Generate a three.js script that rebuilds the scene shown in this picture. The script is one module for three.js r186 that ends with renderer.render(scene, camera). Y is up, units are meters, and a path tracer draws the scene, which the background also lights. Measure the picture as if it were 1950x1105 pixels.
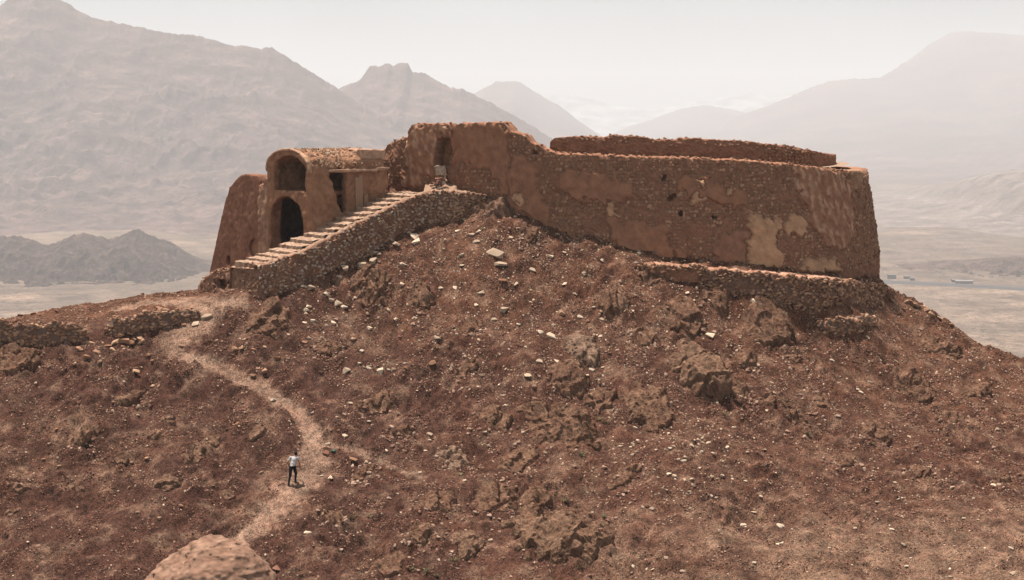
import * as THREE from 'three';
import { createNoise2D, createNoise3D } from 'simplex-noise';
import { ConvexGeometry } from 'three/addons/geometries/ConvexGeometry.js';
import { mergeGeometries } from 'three/addons/utils/BufferGeometryUtils.js';

// ---------------------------------------------------------------- camera, sky, sun, exposure
const EYE = 270, SC = EYE / 150;                                   // metres above the desert plain
const F = 552.5 / Math.tan(THREE.MathUtils.degToRad(10));   // lens in pixels of the 1950 x 1105 photograph
const PITCH = Math.atan((552.5 - 230) / F);
const scene = new THREE.Scene();
const camera = new THREE.PerspectiveCamera(20, 1024 / 580, 1, 90000);
camera.position.set(0, EYE, 0);
camera.rotation.x = -PITCH;
scene.add(camera);
const renderer = new THREE.WebGLRenderer({ antialias: true });
renderer.setSize(1024, 580);
renderer.toneMapping = THREE.LinearToneMapping;
renderer.toneMappingExposure = 2.15;
renderer.shadowMap.enabled = true;

const sun = new THREE.DirectionalLight(new THREE.Color(1.0, 0.93, 0.85), 5.0);
sun.position.set(-22, EYE + 80, -95 - 26);
sun.target.position.set(0, EYE - 12, -95);
sun.castShadow = true;
sun.shadow.radius = 4;
sun.shadow.mapSize.set(4096, 4096);
Object.assign(sun.shadow.camera, { left: -60, right: 60, top: 60, bottom: -60, near: 1, far: 300 });
scene.add(sun, sun.target);

function rng(seed) {
  let a = seed >>> 0;
  return () => { a = (a + 0x6D2B79F5) | 0; let t = Math.imul(a ^ (a >>> 15), 1 | a); t = (t + Math.imul(t ^ (t >>> 7), 61 | t)) ^ t; return ((t ^ (t >>> 14)) >>> 0) / 4294967296; };
}
const n2 = createNoise2D(rng(11)), n3 = createNoise3D(rng(12));
const clamp = (x, a = 0, b = 1) => Math.min(b, Math.max(a, x));
const lerp = (a, b, t) => a + (b - a) * t;
const sstep = (a, b, x) => { const t = clamp((x - a) / (b - a)); return t * t * (3 - 2 * t); };
const fbm2 = (x, y, o = 4) => { let s = 0, a = 0.5; for (let i = 0; i < o; i++) { s += a * n2(x, y); x = x * 2.03 + 7.1; y = y * 2.03 - 3.7; a *= 0.5; } return s; };
const fbm3 = (x, y, z, o = 3) => { let s = 0, a = 0.5; for (let i = 0; i < o; i++) { s += a * n3(x, y, z); x = x * 2.03 + 7.1; y = y * 2.03 - 3.7; z = z * 2.03 + 1.9; a *= 0.5; } return s; };
const crisp = (x, y, o = 5) => { let s = 0, a = 0.5, w = 1, f = 0; for (let i = 0; i < o; i++) { let q = 1 - Math.abs(n2(x, y)); q *= q * w; w = clamp(q * 2.2); s += q * a; f += a; x = x * 2.07 + 3.3; y = y * 2.07 + 9.2; a *= 0.55; } return s / f; };
const ridged = (x, y, o = 4) => { let s = 0, a = 0.55; for (let i = 0; i < o; i++) { s += a * (1 - Math.abs(n2(x, y))); x = x * 2.1 + 3.3; y = y * 2.1 + 9.2; a *= 0.5; } return s; };

{ // hazy, nearly even pale sky with faint veils of cloud
  const W = 512, H = 256, px = new Float32Array(W * H * 4);
  for (let j = 0; j < H; j++) for (let i = 0; i < W; i++) {
    const el = ((j + 0.5) / H - 0.5) * Math.PI, az = (i + 0.5) / W * 2 * Math.PI, e = Math.max(0, Math.sin(el));
    const cx = Math.cos(az) * Math.cos(el), cz = Math.sin(az) * Math.cos(el);
    const veil = fbm3(cx * 2.2, Math.sin(el) * 9, cz * 2.2, 4) * 0.5 + fbm3(cx * 7, Math.sin(el) * 26, cz * 7, 3) * 0.28;
    const k = sstep(0.0, 0.35, e), o = (j * W + i) * 4, b = 0.33 * (1 + veil * 0.45);
    px[o] = lerp(0.74, 0.66, k) * b; px[o + 1] = lerp(0.795, 0.735, k) * b; px[o + 2] = lerp(0.82, 0.77, k) * b; px[o + 3] = 1;
  }
  const sky = new THREE.DataTexture(px, W, H, THREE.RGBAFormat, THREE.FloatType);
  sky.mapping = THREE.EquirectangularReflectionMapping; sky.magFilter = sky.minFilter = THREE.LinearFilter; sky.needsUpdate = true;
  scene.background = sky; scene.environment = sky; scene.environmentIntensity = 1;
}
scene.fog = new THREE.FogExp2(new THREE.Color(0.985, 0.975, 1.0), 0.00011);

// ---------------------------------------------------------------- helpers
const CP = Math.cos(PITCH), SP = Math.sin(PITCH);
/** The surveyed point that stands at a pixel of the photograph and at a known distance. */
function spot(u, v, d) {
  const cx = (u - 975) / F, cy = (552.5 - v) / F, k = d / (CP + cy * SP);
  return new THREE.Vector3(cx * k, EYE + (cy * CP - SP) * k, -d);
}
function survey(x, y, z) {
  const Y = y - EYE, dz = -z, zc = dz * CP - Y * SP, yc = Y * CP + dz * SP;
  return [975 + F * x / zc, 552.5 - F * yc / zc];
}
const taken = {};
function numbered(name) { const k = taken[name] = (taken[name] ?? -1) + 1; return k ? `${name}_${String(k).padStart(3, '0')}` : name; }
function tag(o, label, category, group, kind) {
  if (label) o.userData.label = label;
  if (category) o.userData.category = category;
  if (group) o.userData.group = group;
  if (kind) o.userData.kind = kind;
  return o;
}
function thing(name, at, label, category, group) {
  const g = new THREE.Group(); g.name = numbered(name); g.position.copy(at); scene.add(g);
  return tag(g, label, category, group);
}
function part(name, geometry, material, parent) {
  const m = new THREE.Mesh(geometry, material); m.name = name; parent.add(m); return m;
}
function solo(name, geometry, material, label, category, group, kind) {
  const m = new THREE.Mesh(geometry, material); m.name = numbered(name); scene.add(m); return tag(m, label, category, group, kind);
}
const std = (o) => new THREE.MeshPhysicalMaterial({ roughness: 0.95, metalness: 0, specularIntensity: 0.12, ...o });   // dust and dry earth: hardly any gloss
const earthMat = std({ vertexColors: true });
function meshFrom(pos, idx, col, uv) {
  const g = new THREE.BufferGeometry();
  g.setAttribute('position', new THREE.Float32BufferAttribute(pos, 3));
  if (col) g.setAttribute('color', new THREE.Float32BufferAttribute(col, 3));
  if (uv) g.setAttribute('uv', new THREE.Float32BufferAttribute(uv, 2));
  g.setIndex(idx); g.computeVertexNormals(); return g;
}
/** Surface nets: a mesh of the zero level of f over a box. */
function nets(lo, hi, h, f, paint) {
  const nx = Math.ceil((hi[0] - lo[0]) / h) + 1, ny = Math.ceil((hi[1] - lo[1]) / h) + 1, nz = Math.ceil((hi[2] - lo[2]) / h) + 1;
  const val = new Float32Array(nx * ny * nz), at = (i, j, k) => (k * ny + j) * nx + i;
  for (let k = 0; k < nz; k++) for (let j = 0; j < ny; j++) for (let i = 0; i < nx; i++) val[at(i, j, k)] = f(lo[0] + i * h, lo[1] + j * h, lo[2] + k * h);
  const id = new Int32Array(nx * ny * nz).fill(-1), pos = [], idx = [];
  const C = [[0, 0, 0], [1, 0, 0], [0, 1, 0], [1, 1, 0], [0, 0, 1], [1, 0, 1], [0, 1, 1], [1, 1, 1]];
  const E = [[0, 1], [2, 3], [4, 5], [6, 7], [0, 2], [1, 3], [4, 6], [5, 7], [0, 4], [1, 5], [2, 6], [3, 7]];
  for (let k = 0; k < nz - 1; k++) for (let j = 0; j < ny - 1; j++) for (let i = 0; i < nx - 1; i++) {
    let m = 0; const w = [];
    for (let c = 0; c < 8; c++) { const q = val[at(i + C[c][0], j + C[c][1], k + C[c][2])]; w.push(q); if (q < 0) m |= 1 << c; }
    if (m === 0 || m === 255) continue;
    let x = 0, y = 0, z = 0, n = 0;
    for (const [a, b] of E) if ((w[a] < 0) !== (w[b] < 0)) { const t = w[a] / (w[a] - w[b]); x += lerp(C[a][0], C[b][0], t); y += lerp(C[a][1], C[b][1], t); z += lerp(C[a][2], C[b][2], t); n++; }
    id[at(i, j, k)] = pos.length / 3; pos.push(lo[0] + (i + x / n) * h, lo[1] + (j + y / n) * h, lo[2] + (k + z / n) * h);
  }
  const quad = (a, b, c, d, flip) => { if (a < 0 || b < 0 || c < 0 || d < 0) return; flip ? idx.push(a, c, b, a, d, c) : idx.push(a, b, c, a, c, d); };
  for (let k = 1; k < nz - 1; k++) for (let j = 1; j < ny - 1; j++) for (let i = 1; i < nx - 1; i++) {
    const s = val[at(i, j, k)] < 0;
    if (s !== val[at(i + 1, j, k)] < 0) quad(id[at(i, j - 1, k - 1)], id[at(i, j, k - 1)], id[at(i, j, k)], id[at(i, j - 1, k)], !s);
    if (s !== val[at(i, j + 1, k)] < 0) quad(id[at(i - 1, j, k - 1)], id[at(i - 1, j, k)], id[at(i, j, k)], id[at(i, j, k - 1)], !s);
    if (s !== val[at(i, j, k + 1)] < 0) quad(id[at(i - 1, j - 1, k)], id[at(i, j - 1, k)], id[at(i, j, k)], id[at(i - 1, j, k)], !s);
  }
  const g = meshFrom(pos, idx);
  if (paint) {
    const col = new Float32Array(pos.length), nn = g.attributes.normal, c = [0, 0, 0];
    for (let i = 0; i < pos.length; i += 3) { paint(pos[i], pos[i + 1], pos[i + 2], nn.getX(i / 3), nn.getY(i / 3), nn.getZ(i / 3), c); col[i] = c[0]; col[i + 1] = c[1]; col[i + 2] = c[2]; }
    g.setAttribute('color', new THREE.BufferAttribute(col, 3));
  }
  return g;
}
function interp(pts, x) {          // piecewise linear through [x, y] pairs
  if (x <= pts[0][0]) return pts[0][1];
  for (let i = 1; i < pts.length; i++) if (x <= pts[i][0]) return lerp(pts[i - 1][1], pts[i][1], (x - pts[i - 1][0]) / (pts[i][0] - pts[i - 1][0]));
  return pts[pts.length - 1][1];
}
function inPoly(p, x, y) {
  let r = false;
  for (let i = 0, j = p.length - 1; i < p.length; j = i++) if ((p[i][1] > y) !== (p[j][1] > y) && x < (p[j][0] - p[i][0]) * (y - p[i][1]) / (p[j][1] - p[i][1]) + p[i][0]) r = !r;
  return r;
}
function polyDist(p, x, y) {       // signed distance, negative inside
  let m = 1e9;
  for (let i = 0, j = p.length - 1; i < p.length; j = i++) {
    const ax = p[j][0], ay = p[j][1], bx = p[i][0] - ax, by = p[i][1] - ay, t = clamp(((x - ax) * bx + (y - ay) * by) / (bx * bx + by * by));
    m = Math.min(m, Math.hypot(x - ax - bx * t, y - ay - by * t));
  }
  return inPoly(p, x, y) ? -m : m;
}
const mulc = (c, k) => [c[0] * k, c[1] * k, c[2] * k];
const mixc = (a, b, t) => [lerp(a[0], b[0], t), lerp(a[1], b[1], t), lerp(a[2], b[2], t)];

// stones: a few convex shapes shared by every wall, heap and slope
function hullStone(seed, flat, n = 13, box = 0) {
  const r = rng(seed), p = [];
  for (let i = 0; i < n; i++) {
    let x = r() * 2 - 1, y = r() * 2 - 1, z = r() * 2 - 1; const l = Math.hypot(x, y, z) || 1, m = Math.max(Math.abs(x), Math.abs(y), Math.abs(z)), k = lerp(1 / l, 1 / m, box) * (0.82 + 0.18 * r());
    p.push(new THREE.Vector3(x * k * 0.5, y * k * 0.5 * flat, z * k * 0.5));
  }
  return new ConvexGeometry(p);
}
const blockShapes = [1, 2, 3, 4, 5, 6, 7, 8].map((s) => hullStone(100 + s, 1, 15, 0.45));
const slabShapes = [1, 2, 3, 4, 5, 6].map((s) => hullStone(200 + s, 1, 14, 0.75));
const chipShapes = [1, 2, 3, 4].map((s) => hullStone(300 + s, 1, 9, 0.5));
const stoneTones = [[0.226, 0.12, 0.071], [0.287, 0.163, 0.101], [0.171, 0.088, 0.053], [0.342, 0.209, 0.133], [0.244, 0.133, 0.086], [0.201, 0.114, 0.076]];
const stoneMats = stoneTones.map((c) => std({ color: new THREE.Color(...c) }));
const paleTones = [[0.372, 0.274, 0.194], [0.3, 0.218, 0.155], [0.468, 0.353, 0.255], [0.252, 0.179, 0.128], [0.336, 0.263, 0.199]];
const paleMats = paleTones.map((c) => std({ color: new THREE.Color(...c) }));
const redTones = [[0.156, 0.075, 0.05], [0.12, 0.055, 0.039], [0.198, 0.098, 0.068]];
const redMats = redTones.map((c) => std({ color: new THREE.Color(...c) }));
const pick = (r, a) => a[Math.floor(r() * a.length) % a.length];
const matrixOf = (p, q, s) => new THREE.Matrix4().compose(p, q, s);
/** Up to 300 stones of one wall as meshes, what is left as one part of small stones. */
function laidStones(list, parent, name, tones, mats, shapes, r) {
  list.sort((a, b) => b.size - a.size);
  const inv = new THREE.Matrix4().copy(parent.matrixWorld).invert();
  list.forEach((s) => { s.shape = Math.floor(r() * shapes.length); s.tone = Math.floor(r() * tones.length); });
  list.slice(0, 300).forEach((s) => {
    const m = part(name, shapes[s.shape], mats[s.tone], parent);
    m.applyMatrix4(inv.clone().multiply(matrixOf(s.p, s.q, s.s)));
  });
  const rest = list.slice(300);
  if (!rest.length) return;
  const sorted = shapes.map((_, k) => rest.filter((s) => s.shape === k)).filter((a) => a.length);
  const geos = [];
  for (const a of sorted) for (const s of a) {
    const g = shapes[s.shape].clone(); g.deleteAttribute('uv'); g.applyMatrix4(inv.clone().multiply(matrixOf(s.p, s.q, s.s)));
    const n = g.attributes.position.count, c = new Float32Array(n * 3), t = mulc(tones[s.tone], 0.85 + 0.3 * r());
    for (let i = 0; i < n; i++) c.set(t, i * 3);
    g.setAttribute('color', new THREE.BufferAttribute(c, 3)); geos.push(g);
  }
  const m = part('small_stones', mergeGeometries(geos), earthMat, parent); m.userData.kind = 'stuff';
}

// ---------------------------------------------------------------- textures of soil, rock and desert (tileable)
function tileNoise(N, cells, seed) {
  const r = rng(seed), L = new Float32Array(cells * cells).map(() => r()), o = new Float32Array(N * N);
  for (let j = 0; j < N; j++) for (let i = 0; i < N; i++) {
    const x = i / N * cells, y = j / N * cells, a = Math.floor(x), b = Math.floor(y); let fx = x - a, fy = y - b; fx = fx * fx * (3 - 2 * fx); fy = fy * fy * (3 - 2 * fy);
    const a1 = (a + 1) % cells, b1 = (b + 1) % cells;
    o[j * N + i] = lerp(lerp(L[b * cells + a], L[b * cells + a1], fx), lerp(L[b1 * cells + a], L[b1 * cells + a1], fx), fy);
  }
  return o;
}
function layered(N, list, seed) { const o = new Float32Array(N * N); list.forEach(([c, w], k) => { const t = tileNoise(N, c, seed + k); for (let i = 0; i < o.length; i++) o[i] += (t[i] - 0.5) * w; }); return o; }
function texture(N, fn, srgb) {
  const d = new Uint8Array(N * N * 4), c = [0, 0, 0];
  for (let i = 0; i < N * N; i++) { fn(i, c); d[i * 4] = clamp(c[0]) * 255; d[i * 4 + 1] = clamp(c[1]) * 255; d[i * 4 + 2] = clamp(c[2]) * 255; d[i * 4 + 3] = 255; }
  const t = new THREE.DataTexture(d, N, N); t.wrapS = t.wrapT = THREE.RepeatWrapping; t.magFilter = THREE.LinearFilter; t.minFilter = THREE.LinearMipmapLinearFilter; t.generateMipmaps = true;
  if (srgb) t.colorSpace = THREE.SRGBColorSpace; t.needsUpdate = true; return t;
}
const SN = 1024;
const soilGrain = layered(SN, [[8, 0.12], [24, 0.16], [70, 0.22], [190, 0.36], [512, 0.5], [1024, 0.3]], 40), soilHue = layered(SN, [[12, 0.5], [60, 0.6], [300, 0.5]], 60);
{ // pebbles and crumbs pressed into the soil
  const r = rng(77);
  for (let k = 0; k < 26000; k++) {
    const x = r() * SN, y = r() * SN, R = 0.8 + 2.6 * r() * r(), w = (r() < 0.6 ? -1 : 1) * (0.12 + 0.3 * r()), hw = (r() - 0.5) * 0.5;
    for (let j = -3; j <= 3; j++) for (let i = -3; i <= 3; i++) if (i * i + j * j * 1.6 < R * R) { const q = ((Math.floor(y) + j + SN) % SN) * SN + (Math.floor(x) + i + SN) % SN; soilGrain[q] += w; soilHue[q] += hw; }
  }
}
const soilMap = texture(SN, (i, c) => { const g = 0.70 + soilGrain[i] * 0.85, h = soilHue[i] * 0.09; c[0] = g + h * 0.4; c[1] = g - h * 0.3; c[2] = g - h * 0.5; }, true);
const soilBump = texture(SN, (i, c) => { c[0] = c[1] = c[2] = 0.5 + soilGrain[i] * 0.5; }, false);
const soilMat = std({ vertexColors: true, map: soilMap, bumpMap: soilBump, bumpScale: 0.09, roughness: 1 });
const rockGrain = layered(512, [[6, 0.3], [20, 0.4], [64, 0.5], [180, 0.5], [400, 0.4]], 90);
const rockMap = texture(512, (i, c) => { const g = 0.74 + rockGrain[i] * 0.5; c[0] = g; c[1] = g * 0.995; c[2] = g * 0.985; }, true);
const rockBump = texture(512, (i, c) => { c[0] = c[1] = c[2] = 0.5 + rockGrain[i] * 0.5; }, false);
const rockMat = std({ vertexColors: true, map: rockMap, bumpMap: rockBump, bumpScale: 0.06 });
const farMat = std({ vertexColors: true, map: rockMap, bumpMap: rockBump, bumpScale: 3, roughness: 1 });

// ---------------------------------------------------------------- the hill: a thin plate through surveyed points
const known = [];                                   // x, z, y
const K = (u, v, d) => { const p = spot(u, v, d); known.push([p.x, p.z, p.y]); };
const KH = (u, d, rel) => { const p = spot(u, 500, d); known.push([p.x, p.z, EYE + rel]); };
for (const [u, v, d] of [
  [500, 566, 95.2], [560, 550, 96.6], [650, 507, 98.6], [750, 462, 100.8], [840, 418, 102.6], [920, 402, 103.2],
  [965, 396, 102.6], [1050, 440, 101.6], [1160, 468, 100.8], [1230, 492, 100.3],
  [1215, 542, 98.4], [1341, 552, 98.1], [1434, 568, 98.0], [1527, 583, 98.3], [1600, 585, 99.8], [1650, 570, 102.6], [1709, 570, 106],
  [1740, 580, 107], [1800, 612, 106], [1880, 656, 104.2], [1950, 686, 102.3], [2050, 730, 100],
  [1000, 500, 99], [1000, 600, 95.2], [1000, 700, 91.3], [1000, 800, 87.3], [1000, 900, 83], [1000, 1000, 78.5], [1000, 1105, 74],
  [800, 480, 99.8], [800, 600, 95.4], [800, 700, 91.2], [800, 800, 87], [800, 900, 82.8], [800, 1000, 78.4], [800, 1105, 74],
  [600, 600, 95.2], [600, 700, 91], [600, 800, 86.8], [600, 900, 82.6], [600, 1000, 78.3], [600, 1105, 74],
  [450, 575, 95.4], [400, 590, 95.3], [400, 640, 93.3], [400, 700, 90.8], [400, 800, 86.5], [400, 900, 82.3], [400, 1000, 78], [400, 1105, 73.8],
  [350, 557, 100], [300, 600, 95], [200, 575, 99.6], [200, 600, 96.4], [200, 645, 92.4], [200, 700, 90], [200, 800, 86], [200, 900, 82], [200, 1000, 77.8], [200, 1105, 73.6],
  [100, 590, 98.2], [0, 615, 95.4], [0, 655, 91.6], [0, 700, 89.7], [0, 800, 85.7], [0, 900, 81.6], [0, 1000, 77.5], [0, 1105, 73.4], [-150, 650, 93], [-150, 800, 85.5], [-150, 1000, 77.3], [-150, 1105, 73.3],
  [1200, 600, 95.8], [1200, 700, 92], [1200, 800, 88], [1200, 900, 83.4], [1200, 1000, 78.6], [1200, 1105, 73.6],
  [1400, 610, 96.8], [1400, 700, 93.2], [1400, 800, 89], [1400, 900, 84], [1400, 1000, 79], [1400, 1105, 73.4],
  [1550, 640, 97.4], [1550, 700, 94.8], [1550, 800, 90.2], [1550, 900, 84.8], [1550, 1000, 79.2], [1550, 1105, 73.3],
  [1700, 620, 103], [1700, 700, 97.6], [1700, 800, 91.6], [1700, 900, 85.5], [1700, 1000, 79.5], [1700, 1105, 73.3],
  [1850, 700, 100], [1850, 800, 92.8], [1950, 800, 93.6], [1950, 900, 86.4], [1950, 1000, 79.8], [1950, 1105, 73.3], [2100, 800, 95], [2100, 1000, 80], [2100, 1105, 73],
  [-150, 1250, 68], [300, 1250, 68], [800, 1250, 68], [1300, 1250, 68], [1800, 1250, 67.6], [2150, 1250, 67.5],
]) K(u, v, d);
for (const [u, d, y] of [
  [-150, 101, -14], [0, 103, -13.6], [100, 106, -13.6], [200, 108, -13], [300, 109, -12.6], [0, 116, -21], [200, 118, -19], [360, 118, -14], [380, 106, -10.9], [450, 101, -10.4],
  [500, 104, -9.6], [560, 110, -7.5], [700, 106, -5.2], [850, 108, -5], [1000, 108, -5.5], [1250, 108, -7.6], [1450, 106, -8.6], [1550, 106, -8.8], [1000, 122, -6], [1400, 122, -9], [700, 124, -8],
  [1640, 112, -9.8], [1740, 116, -15.5], [1850, 112, -18.2], [1950, 108, -17.8], [2100, 106, -18.5], [1700, 126, -20], [1950, 122, -27], [2100, 116, -26],
]) KH(u, d, y);
const tps = (() => {
  const n = known.length, S = 40, M = n + 3, A = Array.from({ length: M }, () => new Float64Array(M + 1));
  const P = known.map(([x, z]) => [x / S, (z + 95) / S]), ph = (q) => q < 1e-12 ? 0 : q * Math.log(q) * 0.5;
  for (let i = 0; i < n; i++) {
    for (let j = 0; j < n; j++) A[i][j] = ph((P[i][0] - P[j][0]) ** 2 + (P[i][1] - P[j][1]) ** 2);
    A[i][i] += 0.0006; A[i][n] = A[n][i] = 1; A[i][n + 1] = A[n + 1][i] = P[i][0]; A[i][n + 2] = A[n + 2][i] = P[i][1]; A[i][M] = known[i][2];
  }
  for (let c = 0; c < M; c++) {
    let b = c; for (let r = c + 1; r < M; r++) if (Math.abs(A[r][c]) > Math.abs(A[b][c])) b = r;
    [A[c], A[b]] = [A[b], A[c]];
    for (let r = c + 1; r < M; r++) { const k = A[r][c] / A[c][c]; if (k) for (let q = c; q <= M; q++) A[r][q] -= k * A[c][q]; }
  }
  const w = new Float64Array(M);
  for (let r = M - 1; r >= 0; r--) { let s = A[r][M]; for (let q = r + 1; q < M; q++) s -= A[r][q] * w[q]; w[r] = s / A[r][r]; }
  return (x, z) => { const a = x / S, b = (z + 95) / S; let s = w[n] + w[n + 1] * a + w[n + 2] * b; for (let i = 0; i < n; i++) { const dx = a - P[i][0], dz = b - P[i][1]; s += w[i] * ph(dx * dx + dz * dz); } return s; };
})();
function smoothHill(x, z) {
  const cx = clamp(x, -37, 39), cz = clamp(z, -123, -64), q = Math.hypot(x - cx, z - cz);
  return Math.max(-3, tps(cx, cz) - 0.55 * q * q / (q + 6));
}
function sightHill(u, v, height) {
  let d = 64, p = spot(u, v, d);
  for (; d < 124; d += 0.4) { p = spot(u, v, d); if (height(p.x, p.z) > p.y) break; }
  for (let s = 0.2; s > 0.004; s *= 0.5) { d += height(p.x, p.z) > p.y ? -s : s; p = spot(u, v, d); }
  return p;
}
// the trodden path, its half width in metres
const trail = [[395, 1062, 0.39], [440, 1036, 0.43], [480, 1010, 0.46], [528, 968, 0.58], [565, 925, 0.73], [590, 885, 0.70], [596, 850, 0.58], [586, 815, 0.46], [560, 783, 0.43], [510, 745, 0.39], [450, 714, 0.39], [390, 690, 0.39], [338, 672, 0.46], [318, 655, 0.58], [345, 636, 0.62], [385, 616, 0.58], [402, 600, 0.54], [385, 584, 0.46], [345, 574, 0.46], [290, 576, 0.62], [230, 588, 0.46]]
  .map(([u, v, w]) => { const p = sightHill(u, v, smoothHill); return [p.x, p.z, w]; });
const sideTrail = [[604, 846, 0.3], [680, 858, 0.35], [740, 884, 0.4], [800, 906, 0.2]].map(([u, v, w]) => { const p = sightHill(u, v, smoothHill); return [p.x, p.z, w]; });
const foldTrail = [[330, 574, 0.4], [352, 566, 0.5], [420, 575, 0.5], [470, 580, 0.3]].map(([u, v, w]) => { const p = sightHill(u, v, smoothHill); return [p.x, p.z, w]; });
function alongTrail(T, x, z) {            // 1 on the middle, 0 at the edge, negative beyond
  let best = -9;
  for (let i = 1; i < T.length; i++) {
    const [ax, az, aw] = T[i - 1], bx = T[i][0] - ax, bz = T[i][1] - az, t = clamp(((x - ax) * bx + (z - az) * bz) / (bx * bx + bz * bz)), w = lerp(aw, T[i][2], t);
    best = Math.max(best, 1 - Math.hypot(x - ax - bx * t, z - az - bz * t) / w);
  }
  return best;
}
const trailBox = [Math.min(...trail.map((p) => p[0])) - 3, Math.max(...trail.map((p) => p[0])) + 7, Math.min(...trail.map((p) => p[1])) - 3, Math.max(...trail.map((p) => p[1])) + 3];
function onTrail(x, z) {
  if (x < trailBox[0] || x > trailBox[1] || z < trailBox[2] || z > trailBox[3]) return -9;
  return Math.max(alongTrail(trail, x, z), alongTrail(sideTrail, x, z) - 0.8, alongTrail(foldTrail, x, z) - 0.3) + fbm2(x * 1.1, z * 1.1, 4) * 0.8;
}
function relief(x, z) {
  const rough = sstep(-0.25, 0.4, fbm2(x * 0.13 + 4, z * 0.13, 3)), gully = ridged(x * 0.26 + 0.09 * z + fbm2(x * 0.2, z * 0.2, 2) * 0.5, z * 0.07 + 3, 3);
  return fbm2(x * 0.14, z * 0.14, 3) * 0.6 - (gully - 0.6) * 0.34 + fbm2(x * 0.9, z * 0.9, 4) * (0.1 + 0.26 * rough) + (ridged(x * 1.1 - z * 0.6, z * 0.9 + x * 0.4, 3) - 0.6) * 0.15 * rough + fbm2(x * 4, z * 4, 2) * 0.03;
}
const axis = (a, b, step, grow, lo, hi) => { const s = []; for (let q = a; q < b; q += step) s.push(q); let l = a, h = s[s.length - 1], d = step; const left = [], right = []; while (l > lo) { d *= grow; l -= d; left.unshift(l); } d = step; while (h < hi) { d *= grow; h += d; right.push(h); } return [...left, ...s, ...right]; };
const HX = axis(-35, 37, 0.12, 1.22, -560, 570), HD = axis(66.5, 111, 0.115, 1.2, 52, 700);
const HW = HX.length, HH = HD.length, HY = new Float32Array(HW * HH), HT = new Float32Array(HW * HH).fill(-9);
const soils = { red: [0.158, 0.07, 0.046], plum: [0.11, 0.05, 0.036], rust: [0.205, 0.092, 0.055], tan: [0.305, 0.178, 0.118], dust: [0.395, 0.235, 0.163] };
{
  const pos = new Float32Array(HW * HH * 3), col = new Float32Array(HW * HH * 3), uv = new Float32Array(HW * HH * 2), idx = [];
  for (let j = 0; j < HH; j++) for (let i = 0; i < HW; i++) {
    const x = HX[i], z = -HD[j], o = j * HW + i, t = onTrail(x, z); HT[o] = t;
    const far = x < -40 || x > 42 || HD[j] > 120 || HD[j] < 62, calm = sstep(-0.9, 0.35, t);
    const level = sstep(-14, -19, x) * sstep(-93.5, -95, z) * 0.6;
    const y = smoothHill(x, z) + (far ? 0 : relief(x, z) * (1 - 0.8 * calm) * (1 - level) - 0.07 * calm);
    HY[o] = y; pos[o * 3] = x; pos[o * 3 + 1] = y; pos[o * 3 + 2] = z; uv[o * 2] = x / 9; uv[o * 2 + 1] = z / 9;
    const big = fbm2(x * 0.11 + 3, z * 0.11 + 8, 3), mid = fbm2(x * 0.5, z * 0.5 + 30, 3), fine = fbm2(x * 2.2 - 5, z * 2.2, 3);
    const low = sstep(-85, -76, z) * sstep(0, 12, x + big * 8), high = sstep(-91, -97, z + big * 6) * sstep(-13, -6, x), left = sstep(2, -8, x + big * 9);
    let c = mixc(soils.red, soils.plum, clamp(left * 0.8 + mid * 0.9)); c = mixc(c, soils.rust, clamp(high * 0.8 + big * 0.4)); c = mixc(c, soils.tan, clamp(low * 0.8 + Math.max(0, big) * 0.5 + mid * 0.25));
    c = mixc(c, soils.tan, sstep(0.05, 0.5, mid + fine * 0.15) * 0.5); c = mixc(c, soils.plum, sstep(0.1, 0.45, fbm2(x * 0.3 + 50, z * 0.3, 4)) * 0.6);
    c = mixc(c, soils.rust, sstep(-15, -18, x) * sstep(-94, -96, z) * 0.8); c = mixc(c, soils.dust, sstep(-0.9, 0.5, t + fine * 0.5 + mid * 0.3));
    const k = 1 + fine * 0.2 + mid * 0.4; col[o * 3] = c[0] * k; col[o * 3 + 1] = c[1] * k; col[o * 3 + 2] = c[2] * k;
    if (i && j) idx.push(o, o - 1, o - HW - 1, o, o - HW - 1, o - HW);
  }
  const flipped = []; for (let i = 0; i < idx.length; i += 3) flipped.push(idx[i], idx[i + 2], idx[i + 1]);
  const hill = new THREE.Mesh(meshFrom(pos, idx, col, uv), soilMat); hill.name = 'hill'; scene.add(hill);
  if (hill.geometry.attributes.normal.getY(200 * HW + 200) < 0) { hill.geometry.setIndex(flipped); hill.geometry.computeVertexNormals(); }
  tag(hill, 'reddish brown stony hillside carrying the ruined tower', 'hill', null, 'structure');
  // the path itself: the trodden cells, a finger's breadth above the soil, with their own bare dust
  const pp = [], pc = [], pu = [], pi = [], id = new Map();
  const vert = (o) => { if (!id.has(o)) { id.set(o, pp.length / 3); const x = pos[o * 3], z = pos[o * 3 + 2]; pp.push(x, pos[o * 3 + 1] + (HT[o] > 0.1 ? 0.012 : -0.02), z); pc.push(col[o * 3], col[o * 3 + 1], col[o * 3 + 2]); pu.push(uv[o * 2], uv[o * 2 + 1]); } return id.get(o); };
  for (let j = 1; j < HH; j++) for (let i = 1; i < HW; i++) { const o = j * HW + i; if (Math.max(HT[o], HT[o - 1], HT[o - HW], HT[o - HW - 1]) > 0.1) { const a = vert(o), b = vert(o - 1), c = vert(o - HW - 1), d = vert(o - HW); pi.push(a, c, b, a, d, c); } }
  const path = new THREE.Mesh(meshFrom(pp, pi, pc, pu), soilMat); path.name = 'footpath'; scene.add(path);
  if (path.geometry.attributes.normal.getY(40) < 0) { for (let i = 0; i < pi.length; i += 3) [pi[i + 1], pi[i + 2]] = [pi[i + 2], pi[i + 1]]; path.geometry.setIndex(pi); path.geometry.computeVertexNormals(); }
  tag(path, 'pale dusty footpath winding up to the stairs', 'path', null, 'structure');
}
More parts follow.
